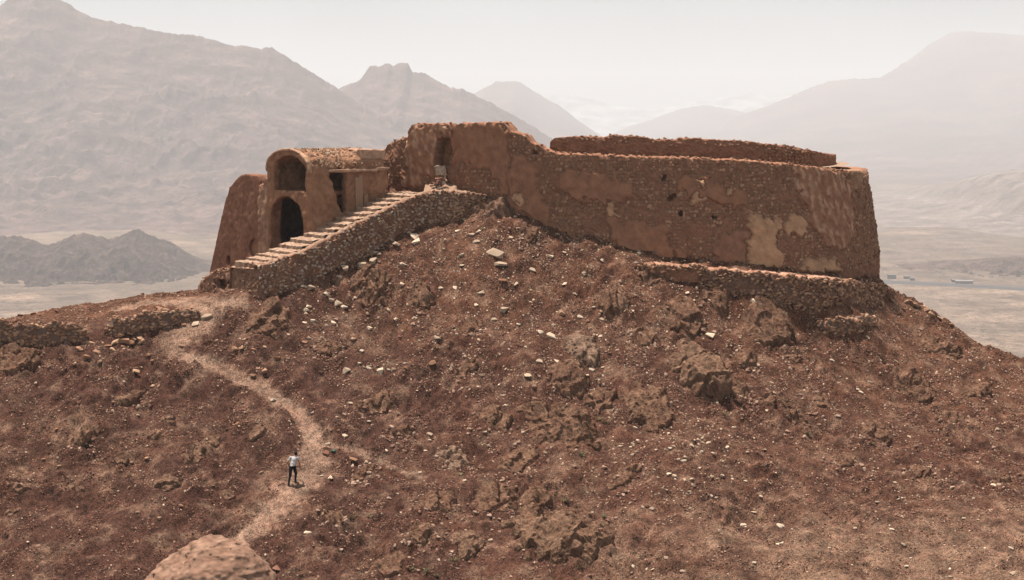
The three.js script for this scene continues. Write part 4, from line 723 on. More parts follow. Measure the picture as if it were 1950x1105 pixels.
outcrop('dark_crag', 1492, 776, 46, 84, 'narrow upright dark crag on the right slope', { ...darkRock, amp: 0.7, tilt: 0.9 });
outcrop('dark_crag', 1508, 680, 26, 60, 'thin dark crag above the narrow upright crag', { ...darkRock, amp: 0.45, tilt: 0.8 });
outcrop('dark_crag', 1790, 672, 84, 60, 'upper half of the dark crag running down the right slope', { ...darkRock, amp: 0.8, tilt: 0.6 });
outcrop('dark_crag', 1735, 724, 90, 60, 'lower half of the dark crag running down the right slope', { ...darkRock, amp: 0.7, tilt: 0.6 });
outcrop('dark_crag', 1668, 822, 92, 44, 'squat dark crag above the right foreground', { ...darkRock, amp: 0.7 });
outcrop('dark_crag', 1808, 800, 84, 30, 'low dark rocks right of the squat dark crag', { ...darkRock, amp: 0.4 });
outcrop('dark_crag', 1160, 576, 76, 50, 'dark diagonal crag on the slope under the tower', { ...darkRock, amp: 0.6, tilt: 0.7 });
outcrop('dark_crag', 1236, 528, 46, 54, 'dark crag at the left end of the terrace wall', { ...darkRock, amp: 0.8, tilt: 0.8 });
outcrop('dark_crag', 712, 766, 96, 36, 'low dark crag right of the path bend', { ...darkRock, amp: 0.45 });
outcrop('dark_crag', 1918, 920, 30, 60, 'small upright dark crag at the right edge', { ...darkRock, amp: 0.8 });
outcrop('dark_crag', 1760, 900, 50, 50, 'small dark crag in the right foreground', { ...darkRock, amp: 0.35 });
outcrop('rock_outcrop', 30, 688, 100, 60, 'broken outcrop at the left edge below the dry stone wall', { amp: 0.7 });
outcrop('rock_outcrop', 862, 872, 62, 60, 'pale crumbling rock right of the side trail', { ...paleRock, amp: 0.4 });
outcrop('rock_outcrop', 634, 980, 52, 44, 'small outcrop with a pale knob right of the lower path', { amp: 0.5 });
const ledges = [[1180, 906, 110, 34, 'long low ledge between the layered ridge and the rubble patch'], [985, 884, 100, 44, 'low ledge right of the pale crumbling rock'], [1135, 764, 84, 36, 'low ledge joining the broad outcrop and the layered ridge'], [1404, 742, 64, 36, 'low ledge right of the cracked boulder'], [1562, 764, 64, 30, 'low ledge right of the narrow upright crag'], [1604, 884, 84, 28, 'low ledge below the squat dark crag'], [1858, 744, 90, 36, 'low ledge on the far right slope'], [884, 704, 80, 28, 'low ledge in the middle slope right of the row of stones'], [618, 664, 76, 26, 'low ledge right of the upper path'], [764, 832, 70, 28, 'low ledge above the side trail'], [248, 762, 90, 26, 'low ledge on the upper left slope'], [156, 824, 96, 28, 'low ledge on the left slope near the edge'], [1020, 948, 84, 44, 'low ledge just above the largest outcrop'], [1420, 682, 60, 30, 'low ledge below the wide rough outcrop'], [900, 620, 56, 24, 'low ledge left of the dark diagonal crag'], [690, 900, 70, 26, 'low ledge right of the hiker']];
for (const [u, v, w, h, label] of ledges) outcrop('rock_ledge', u, v, w, h, label, { tilt: 0.75 });
const leftRocks = [[404, 838, 40, 22, 'topmost pale rock of the short row left of the hiker'], [382, 858, 34, 22, 'middle pale rock of the short row left of the hiker'], [362, 880, 50, 26, 'lowest pale rock of the short row left of the hiker'], [322, 802, 40, 30, 'upright brown rock up left of the hiker'], [296, 826, 36, 22, 'rounded rock just below the upright brown rock'], [312, 924, 60, 34, 'small diagonal ledge of rock in the left foreground'], [142, 930, 34, 22, 'round brown rock near the left edge'], [232, 874, 34, 18, 'low rock between the left edge and the diagonal ledge'], [42, 930, 44, 26, 'dark low rock at the left edge'], [488, 822, 44, 20, 'faint pale rock left of the path bend'], [430, 944, 40, 20, 'faint pale rock left of the hiker'], [22, 978, 40, 20, 'flat dark rock low on the left edge']];
for (const [u, v, w, h, label] of leftRocks) outcrop('rock', u, v, w, h, label, { blocks: 4, big: 1.6, tone: [0.223, 0.117, 0.077], other: [0.304, 0.177, 0.118] });

{ // the big domed boulder at the bottom edge
  const c = spot(408, 1098, 72.2), y0 = c.y - 1.3, g = nets([-4.2, -0.6, -2.6], [4.2, 4.2, 2.8], 0.075, (x, y, z) => {
    const prof = interp([[-4.3, 0.2], [-3.2, 1.2], [-2.3, 1.95], [-0.55, 3.02], [0.3, 3.0], [1.2, 2.88], [2.0, 2.25], [2.7, 1.3], [3.3, 0.3]], x), top = prof - 0.2 * Math.max(0, z) ** 2 - 0.45 * Math.max(0, -z) ** 2;
    let d = (y - top) * 0.55; if (Math.abs(d) < 0.6) d += fbm3(x * 0.5, y * 0.9, z * 0.5, 2) * 0.16 + Math.max(0, ridged(x * 0.35 + z * 0.2, y * 1.5 + x * 0.2, 2) - 0.72) * 0.22 + fbm3(x * 1.4, y * 3, z * 1.4, 3) * 0.06 - Math.max(0, crisp(x * 0.5 + z * 0.3, y * 0.9 + x * 0.2, 3) - 0.62) * 0.25; return d; },
    (x, y, z, a, b, q, o) => { const cc = mixc([0.16, 0.088, 0.06], [0.215, 0.128, 0.088], clamp(0.5 + fbm3(x * 0.8, y * 2, z * 0.8, 3) * 1.6)), k = 1 + fbm3(x * 2, y * 6, z * 2, 4) * 0.6; o[0] = cc[0] * k; o[1] = cc[1] * k; o[2] = cc[2] * k; });
  const m = solo('domed_boulder', g, earthMat, 'large smooth tan domed boulder at the bottom edge', 'boulder'); m.position.set(c.x, y0, c.z);
}

// ---------------------------------------------------------------- dry stone walls
function dryWall(line, label, o = {}) {
  const P = line.map(([u, v, h]) => { const p = onHill(u, v); return [p.x, p.z, h]; }), r = rng(o.seed), base = new THREE.Vector3(P[1][0], hillAt(P[1][0], P[1][1]), P[1][1]), t = thing('dry_stone_wall', base, label, 'stone wall'), list = []; t.updateMatrixWorld();
  const pos = [], col = [], idx = []; let n = 0;
  for (let i = 1; i < P.length; i++) {
    const [ax, az, ah] = P[i - 1], [bx, bz, bh] = P[i], L = Math.hypot(bx - ax, bz - az), steps = Math.round(L / 0.14), turn = Math.atan2(-(bz - az), bx - ax);
    for (let k = 0; k < steps; k++) {
      const q = k / steps, x = lerp(ax, bx, q), z = lerp(az, bz, q), H = lerp(ah, bh, q) * (0.95 + fbm2(x * 0.9, z, 2) * 0.5) + 0.25, g = hillAt(x, z) - 0.12;
      const nx = Math.sin(turn), nz = Math.cos(turn);
      pos.push(x + nx * 0.02, g - 0.2, z + nz * 0.02, x - nx * 0.1, g + H - 0.06, z - nz * 0.1, x - nx * 0.6, g + H - 0.1, z - nz * 0.6, x - nx * 0.75, g - 0.2, z - nz * 0.75); for (let c = 0; c < 4; c++) col.push(0.12, 0.075, 0.057);
      if (n) for (let s = 0; s < 3; s++) { const a = n * 4 + s; idx.push(a, a - 4, a - 3, a, a - 3, a + 1); } n++;
      for (let y = g + 0.06; y < g + H; y += 0.17) { if (r() < 0.38) continue; const w = (0.22 + 0.2 * r()) * (o.size ?? 1), back = 0.12 * (y - g) / Math.max(H, 0.3);
        list.push({ size: w, p: new THREE.Vector3(x - nx * back + (r() - 0.5) * 0.08, y + (r() - 0.5) * 0.05, z - nz * back + (r() - 0.5) * 0.06), q: new THREE.Quaternion().setFromEuler(new THREE.Euler((r() - 0.5) * 0.7, turn + (r() - 0.5) * 0.7, (r() - 0.5) * 0.9, 'YXZ')), s: new THREE.Vector3(w, (0.15 + 0.12 * r()) * (o.size ?? 1), 0.26) }); }
      if (r() < 0.5) { const w = 0.2 + 0.2 * r(); list.push({ size: w, p: new THREE.Vector3(x - nx * 0.3 * r(), g + H + 0.03, z - nz * 0.3), q: new THREE.Quaternion().setFromEuler(new THREE.Euler((r() - 0.5) * 0.4, r() * 6, (r() - 0.5) * 0.4)), s: new THREE.Vector3(w, 0.12, w * 0.8) }); }
    }
  }
  for (let i = 0; i < pos.length; i += 3) { pos[i] -= base.x; pos[i + 1] -= base.y; pos[i + 2] -= base.z; }
  const m = earthMat.clone(); m.side = THREE.DoubleSide; part('earth_core', meshFrom(pos, idx, col), m, t);
  laidStones(list, t, 'stone', o.tones ?? stoneTones, o.mats ?? stoneMats, blockShapes, r);
}
dryWall([[-70, 664, 1.15], [-10, 657, 1.15], [60, 654, 1.1], [110, 655, 1.1], [150, 652, 0.95], [172, 650, 0.45]], 'taller dark dry stone wall reaching the left edge', { seed: 5 });
dryWall([[200, 636, 0.5], [222, 640, 0.85], [255, 636, 0.8], [310, 622, 0.7], [350, 613, 0.62], [388, 605, 0.3]], 'lower dry stone wall beside the bend of the path', { seed: 6 });
dryWall([[1556, 622, 0.3], [1575, 634, 0.6], [1605, 638, 0.75], [1640, 630, 0.6], [1668, 617, 0.3]], 'short curved dry stone wall alone on the right slope', { seed: 7, size: 0.9 });

// ---------------------------------------------------------------- loose stones, one by one
const marks = [[650, 470, 'the middle of the stair wall'], [540, 570, 'the foot of the stair wall'], [800, 430, 'the head of the stairs'], [705, 543, 'the dark rounded outcrop'], [800, 567, 'the small broken outcrop'], [510, 612, 'the outcrop at the path bend'], [933, 420, 'the outcrop by the landing'], [1050, 470, 'the tower foot'], [1200, 500, 'the left end of the terrace wall'], [1450, 575, 'the terrace wall'], [945, 490, 'the longest slab'], [1160, 576, 'the dark diagonal crag'], [1302, 606, 'the outcrop under the terrace wall'], [1318, 696, 'the cracked boulder'], [1232, 774, 'the broad outcrop'], [1105, 662, 'the pale flaky outcrop'], [1058, 812, 'the long layered ridge'], [1060, 1020, 'the largest outcrop'], [878, 1030, 'the pale topped block'], [940, 960, 'the dark layered outcrop'], [1492, 776, 'the narrow upright crag'], [1605, 625, 'the curved dry stone wall'], [1765, 700, 'the long dark crag'], [1668, 822, 'the squat dark crag'], [1918, 920, 'the crag at the right edge'], [1300, 870, 'the rubble patch'], [1250, 1080, 'the bottom edge right of the largest outcrop'], [1550, 1080, 'the bottom edge'], [1850, 1080, 'the lower right corner'], [1500, 920, 'the flat right foreground'], [555, 895, 'the hiker'], [712, 766, 'the low dark crag'], [862, 872, 'the pale crumbling rock'], [640, 850, 'the fork of the path'], [730, 704, 'the row of stones by the path'], [880, 640, 'the white block on the slope'], [450, 714, 'the upper path'], [300, 620, 'the lower dry stone wall'], [80, 640, 'the taller dry stone wall'], [220, 665, 'the gap between the dry stone walls'], [100, 580, 'the rim of the left spur'], [380, 550, 'the low mud wall'], [380, 860, 'the short row of pale rocks'], [320, 802, 'the upright brown rock'], [312, 924, 'the small diagonal ledge'], [142, 930, 'the round brown rock'], [410, 1060, 'the domed boulder'], [1760, 590, 'the right skyline']];
const alike = {};
/** Collects things that look the same and lie by the same landmark; told apart at the end by counting from the left. */
function beside(m, look, looks, u, v) {
  let b = marks[0], q = 1e9; for (const k of marks) { const d = Math.hypot((k[0] - u) * 0.8, k[1] - v); if (d < q) { q = d; b = k; } }
  const dx = (u - b[0]) * 0.8, dy = v - b[1], side = q < 14 ? 'at' : Math.abs(dx) > Math.abs(dy) ? (dx < 0 ? 'left of' : 'right of') : dy < 0 ? 'above' : 'below';
  (alike[`${look}|${side} ${b[2]}`] ??= []).push({ m, look, looks, where: `${side} ${b[2]}`, u });
}
const ordinal = ['leftmost', 'second', 'third', 'fourth', 'fifth', 'sixth', 'seventh', 'eighth', 'ninth', 'tenth', 'eleventh', 'twelfth', 'thirteenth', 'fourteenth', 'fifteenth', 'sixteenth', 'seventeenth', 'eighteenth', 'nineteenth', 'twentieth'];
function tellApart() {
  for (const list of Object.values(alike)) {
    list.sort((a, b) => a.u - b.u);
    list.forEach((e, i) => { e.m.userData.label = list.length === 1 ? `${e.look} ${e.where}` : i === 0 ? `leftmost ${e.look} ${e.where}` : `${ordinal[i] ?? 'last'} ${e.look} from left, ${e.where}`; });
  }
}
const placed = [];
function looseStone(u, v, wpx, kind, label, group, r) {
  const p = onHill(u, v); if (p.z < -112) return; const w = 1.22 * wpx / PPM(p), flat = kind !== 'block', mats = kind === 'brown' ? stoneMats : kind === 'dark' ? redMats : paleMats;
  const mat = pick(r, mats), m = solo(kind === 'slab' ? 'flat_stone' : 'loose_stone', pick(r, flat ? slabShapes : blockShapes), mat, label, 'stone', group);
  if (!label) { const tone = kind === 'dark' ? 'dark' : kind === 'brown' ? 'brown' : paleMats.indexOf(mat) % 2 ? 'grey' : 'pale', n = kind === 'slab' ? 'flat stone' : 'stone', big = wpx > 11 ? 'larger ' : 'small '; beside(m, `${big}${tone} ${n}`, `${big}${tone} ${n}s`, u, v); }
  const h = w * (kind === 'slab' ? 0.28 : 0.52) * (0.8 + 0.4 * r()); m.scale.set(w, h, w * (0.6 + 0.35 * r()));
  const n = hillNormal(p.x, p.z); m.quaternion.setFromUnitVectors(new THREE.Vector3(0, 1, 0), n.lerp(new THREE.Vector3(0, 1, 0), 0.35).normalize()).multiply(new THREE.Quaternion().setFromEuler(new THREE.Euler((r() - 0.5) * 0.4, r() * 1.2 - 0.6, (r() - 0.5) * 0.4)));
  m.position.set(p.x, hillAt(p.x, p.z) + h * 0.2, p.z); placed.push([p.x, p.z]);
}
{
  const r = rng(4242);
  const named = [[788, 453, 20, 'slab', 'upper one of the two pale slabs lying close together below the landing'], [790, 460, 18, 'slab', 'lower one of the two pale slabs lying close together below the landing'], [945, 486, 30, 'slab', 'longest pale slab, lying diagonally below the tower'], [954, 503, 24, 'slab', 'broad pale slab just under the longest slab'], [641, 580, 16, 'block', 'square grey block below the stair wall'], [834, 645, 14, 'block', 'white block alone in the middle of the slope'], [725, 708, 14, 'block', 'white block in the row of stones beside the path'], [961, 594, 18, 'block', 'grey block with a dark side left of the slabs'], [961, 600, 0, 0], [633, 860, 0, 0], [520, 763, 12, 'block', 'grey stone on the edge of the path above the hiker'], [392, 604, 22, 'slab', 'long flat stone at the end of the lower dry stone wall'], [373, 618, 14, 'slab', 'flat pale stone on the path below the lower dry stone wall'], [96, 652, 11, 'block', 'round pale stone at the foot of the taller dry stone wall'], [1868, 585, 0, 0], [1899, 818, 11, 'block', 'round pale stone alone on the far right slope'], [1484, 1003, 17, 'slab', 'long pale slab in the right foreground'], [1930, 1092, 12, 'block', 'pale stone at the lower right corner'], [586, 1017, 14, 'block', 'grey stone right of the domed boulder'], [572, 1022, 0, 0], [527, 1086, 18, 'dark', 'black round stone touching the domed boulder'], [1322, 668, 0, 0], [1352, 637, 18, 'slab', 'pale slab in front of the outcrop below the terrace wall'], [1445, 578, 26, 'slab', 'long grey slab lying under the terrace wall'], [655, 832, 14, 'block', 'pale stone right of the path above the hiker'], [673, 878, 16, 'brown', 'brown boulder beside the side trail'], [697, 882, 13, 'block', 'pale stone beside the brown boulder'], [629, 911, 13, 'block', 'pale stone right of the hiker'], [622, 863, 12, 'dark', 'dark red stone at the fork of the path']];
  for (const [u, v, w, kind, label] of named) if (w) looseStone(u, v, w, kind, label, null, r);
  const sets = [
    ['pale stone lying below the stair wall', 'pale stones below the stair wall', 'block', [[755, 466, 15], [707, 486, 11], [715, 481, 10], [712, 499, 17], [690, 507, 17], [655, 513, 16], [645, 530, 12], [767, 507, 15], [579, 547, 14], [593, 551, 15], [631, 573, 11], [655, 588, 13], [582, 591, 13], [588, 585, 11], [582, 598, 10], [579, 617, 10], [633, 617, 12], [677, 570, 10], [622, 620, 9], [704, 627, 13], [674, 646, 11], [688, 670, 11]], 10, [570, 470, 780, 640]],
    ['pale stone in the row right of the upper path', 'row of pale stones right of the upper path', 'block', [[658, 707, 16], [702, 699, 11], [748, 705, 13], [772, 694, 10], [773, 704, 10], [823, 693, 14]], 4, [650, 690, 830, 712]],
    ['small pale slab scattered on the slope under the tower', 'pale slabs under the tower', 'slab', [[908, 460, 14], [872, 440, 11], [897, 446, 15], [910, 441, 10], [878, 486, 12], [957, 538, 16], [915, 557, 13], [866, 549, 9], [790, 607, 9], [1028, 634, 14], [1051, 640, 18], [1028, 688, 13], [1061, 691, 14], [1004, 716, 15], [1071, 598, 12], [1111, 727, 12], [1047, 488, 14], [1015, 514, 12]], 34, [830, 430, 1330, 760]],
    ['pale stone in the rubble patch right of centre', 'rubble patch right of centre', 'block', [], 40, [1170, 800, 1400, 950]],
    ['brown stone tumbled below the dry stone walls', 'stones tumbled from the dry stone walls', 'brown', [[165, 680, 14], [185, 672, 14], [205, 662, 16], [220, 655, 18], [235, 650, 20], [215, 668, 14], [190, 690, 10], [175, 655, 12], [250, 655, 14], [268, 648, 14], [150, 667, 12], [230, 640, 14], [140, 650, 14], [270, 652, 12]], 8, [140, 640, 290, 700]],
    ['brown stone lying beside the upper path', 'stones beside the upper path', 'brown', [[345, 660, 11], [283, 678, 9], [350, 620, 9], [460, 665, 10], [482, 667, 10], [447, 665, 12], [482, 718, 12], [410, 650, 9], [258, 710, 14]], 6, [400, 620, 600, 720]],
    ['stone of the small stack near the foot of the stairs', 'small stacks near the foot of the stairs', 'brown', [[305, 592, 12], [316, 592, 15], [300, 588, 10], [312, 586, 9], [312, 562, 10], [325, 562, 12], [290, 556, 8], [390, 557, 12], [402, 555, 14], [412, 558, 12], [420, 556, 10], [396, 551, 10], [383, 559, 10]], 0, null],
    ['stone on the rim of the left spur', 'stones on the rim of the left spur', 'dark', [[95, 580, 12], [105, 577, 10], [85, 586, 8], [60, 594, 9], [38, 602, 9], [108, 594, 9]], 2, [10, 590, 90, 606]],
    ['pale chip in the right foreground', 'pale chips in the right foreground', 'slab', [], 30, [1180, 900, 1940, 1100]],
    ['pale chip on the right hillside', 'pale chips on the right hillside', 'slab', [[1640, 748, 10], [1634, 742, 8]], 16, [1420, 640, 1900, 900]],
    ['rock on the right skyline of the hill', 'rocks on the right skyline', 'brown', [[1725, 576, 14], [1735, 580, 16], [1745, 584, 18], [1755, 588, 14], [1765, 592, 12], [1775, 600, 14], [1700, 575, 12], [1660, 574, 14], [1650, 571, 12], [1680, 580, 12], [1790, 608, 12], [1810, 618, 11], [1840, 634, 10], [1870, 650, 10], [1750, 580, 12], [1762, 588, 14]], 10, [1640, 566, 1800, 640]],
    ['pale chip around the lower path', 'pale chips around the lower path', 'slab', [], 16, [560, 760, 960, 960]],
    ['small stone on the left slope', 'small stones on the left slope', 'brown', [], 16, [20, 700, 460, 1090]],
  ];
  for (const [, group, kind, spots, extra, box] of sets) {
    for (const [u, v, w] of spots) looseStone(u, v, w, r() < 0.8 ? kind : 'brown', null, group, r);
    for (let k = 0; k < extra; k++) { const u = lerp(box[0], box[2], r()), v = lerp(box[1], box[3], r()); looseStone(u, v, 7 + 6 * r() * r(), kind, null, group, r); }
  }
}

// ---------------------------------------------------------------- gravel and chips that nobody could count
{
  const r = rng(808), hidden = (x, z) => { const [u, v] = survey(x, hillAt(x, z), z); return u < -30 || u > 1980 || v > 1130; };
  const make = (name, label, shapes, N, place) => shapes.forEach((sh, k) => {
    const M = [], C = []; let guard = 0;
    while (M.length < N / shapes.length && guard++ < N * 8) { const q = place(); if (!q) continue; M.push(q[0]); C.push(q[1]); }
    const im = new THREE.InstancedMesh(sh, std({ color: 0xffffff, roughness: 1 }), M.length); im.name = numbered(name); M.forEach((m, i) => { im.setMatrixAt(i, m); im.setColorAt(i, C[i]); }); scene.add(im); tag(im, label, name === 'gravel' ? 'gravel' : 'stone chips', null, 'stuff');
  });
  const any = () => { const d = 68 + 42 * Math.sqrt(r()), x = (r() - 0.5) * 2 * (0.318 * d + 1); return [x, -d]; };
  const lay = (x, z, s, flat, c) => { const n = hillNormal(x, z), q = new THREE.Quaternion().setFromUnitVectors(new THREE.Vector3(0, 1, 0), n).multiply(new THREE.Quaternion().setFromEuler(new THREE.Euler((r() - 0.5) * 0.9, r() * 6.28, (r() - 0.5) * 0.9))); return [matrixOf(new THREE.Vector3(x, hillAt(x, z) + s * flat * 0.15, z), q, new THREE.Vector3(s, s * flat, s * (0.6 + 0.4 * r()))), new THREE.Color(...c)]; };
  make('gravel', 'reddish brown gravel strewn over the hillside', chipShapes, 190000, () => {
    const [x, z] = any(); if (hidden(x, z)) return null; const t = trailAt(x, z); if (t > -0.1 && r() < 0.93) return null; if (t > -0.9 && r() < 0.4) return null;
    const clump = fbm2(x * 0.45 + 60, z * 0.45, 3); if (r() < 0.75 - clump * 3.2) return null;
    const s = 0.04 + 0.12 * Math.pow(r(), 3.4), k = 0.6 + 0.75 * r(), w = r(); return lay(x, z, s, 0.65, mulc(w < 0.62 ? [0.15, 0.07, 0.047] : w < 0.9 ? [0.205, 0.118, 0.082] : [0.32, 0.225, 0.16], k)); });
  make('stone_chips', 'small pale stone chips strewn over the hillside', chipShapes.slice(0, 2), 6500, () => {
    const [x, z] = any(); if (hidden(x, z)) return null; const [u, v] = survey(x, hillAt(x, z), z), t = trailAt(x, z); if (t > 0) return null;
    let w = 0.16; if (u > 580 && u < 900 && v > 430 && v < 650) w = 0.75; else if (u > 780 && u < 1340 && v > 430 && v < 760) w = 0.95; else if (u > 1150 && u < 1420 && v > 780 && v < 960) w = 0.9; else if (u > 1000 && v > 880) w = 0.32; else if (u > 1380 && v < 760) w = 0.4; else if (u < 430) w = 0.06;
    if (r() > w * (0.55 + fbm2(x * 0.5, z * 0.5, 2))) return null; return lay(x, z, 0.06 + 0.13 * Math.pow(r(), 2.5), 0.4, mulc(pick(r, paleTones), 0.75 + 0.4 * r())); });
}

{ // broken rubble round the outcrops and down the gullies
  const r = rng(909), M = [], C = [], centres = scene.children.filter((o) => /^(rock_outcrop|dark_crag|cracked_boulder|rock_ledge)/.test(o.name)).map((o) => { o.geometry.computeBoundingSphere(); return [o.position.x, o.position.z, o.geometry.boundingSphere.radius]; });
  for (let k = 0; k < 5200; k++) {
    let x, z; if (r() < 0.55) { const [cx, cz, R] = pick(r, centres), a = r() * 6.28, q = R * (0.3 + 0.9 * r()); x = cx + Math.cos(a) * q; z = cz + Math.sin(a) * q + R * 0.35; } else { const d = 68 + 42 * Math.sqrt(r()); x = (r() - 0.5) * 0.64 * d; z = -d; if (fbm2(x * 0.3 + 11, z * 0.3, 3) < 0.08) continue; }
    if (trailAt(x, z) > -0.3) continue; const s = 0.09 + 0.26 * Math.pow(r(), 2.6), n = hillNormal(x, z);
    M.push(matrixOf(new THREE.Vector3(x, hillAt(x, z) + s * 0.05, z), new THREE.Quaternion().setFromUnitVectors(new THREE.Vector3(0, 1, 0), n).multiply(new THREE.Quaternion().setFromEuler(new THREE.Euler((r() - 0.5) * 0.8, r() * 6.3, (r() - 0.5) * 0.8))), new THREE.Vector3(s, s * (0.45 + 0.3 * r()), s * 0.8))); C.push(new THREE.Color(...mulc(pick(r, [[0.175, 0.098, 0.068], [0.145, 0.075, 0.052], [0.22, 0.135, 0.096], [0.28, 0.19, 0.14]]), 0.8 + 0.4 * r())));
  }
  const im = new THREE.InstancedMesh(blockShapes[2], std({ color: 0xffffff }), M.length); im.name = 'rubble'; M.forEach((m, i) => { im.setMatrixAt(i, m); im.setColorAt(i, C[i]); }); scene.add(im); tag(im, 'brown rubble strewn round the outcrops', 'rubble', null, 'stuff');
}

// ---------------------------------------------------------------- dry tufts and a scrap of litter
{
  const r = rng(313), mats = [[0.16, 0.15, 0.075], [0.22, 0.19, 0.1], [0.12, 0.12, 0.065]].map((c) => std({ color: new THREE.Color(...c), side: THREE.DoubleSide }));
  const tuft = (seed) => { const q = rng(seed), g = []; for (let k = 0; k < 46; k++) { const a = q() * 6.28, R = q() * 0.5, h = 0.3 + 0.5 * q(), lean = 0.15 + 0.5 * q(), x = Math.cos(a) * R * 0.5, z = Math.sin(a) * R * 0.5, w = 0.02 + 0.02 * q(); g.push([x - w * Math.sin(a), 0, z + w * Math.cos(a), x + w * Math.sin(a), 0, z - w * Math.cos(a), x + Math.cos(a) * lean, h, z + Math.sin(a) * lean]); } const p = g.flat(); return meshFrom(p, [...Array(p.length / 3).keys()]); };
  const shapes = [tuft(1), tuft(2), tuft(3)];
  const spots = [[1146, 1002], [1134, 1018], [1150, 985], [1122, 1052], [1105, 1082], [1098, 966], [1075, 956], [1140, 800], [1154, 806], [1118, 842], [1106, 868], [1285, 700], [1296, 762], [1378, 790], [864, 1068], [815, 1090], [780, 1085], [832, 1098], [876, 905], [932, 928], [706, 986], [668, 988], [1660, 846], [1538, 826], [1448, 990]];
  for (const [u, v] of spots) { const p = onHill(u, v), s = 0.3 + 0.3 * r(), m = solo('grass_tuft', pick(r, shapes), pick(r, mats), null, 'grass tuft', 'dry grass tufts'); beside(m, 'dry olive grass tuft', 'dry olive grass tufts', u, v); m.scale.set(s, s * 0.7, s); m.rotation.y = r() * 6; m.position.set(p.x, hillAt(p.x, p.z) - 0.01, p.z); }
  const p = onHill(635, 861), g = nets([-0.3, -0.2, -0.3], [0.3, 0.3, 0.3], 0.03, (x, y, z) => Math.hypot(x / 1.5, y * 1.3, z) - 0.07 + fbm3(x * 9, y * 9, z * 9, 2) * 0.1), m = solo('litter', g, std({ color: new THREE.Color(0.05, 0.14, 0.12) }), 'scrap of green litter at the fork of the path', 'litter'); m.position.set(p.x, hillAt(p.x, p.z) + 0.06, p.z);
}
tellApart();
console.log('slope built');

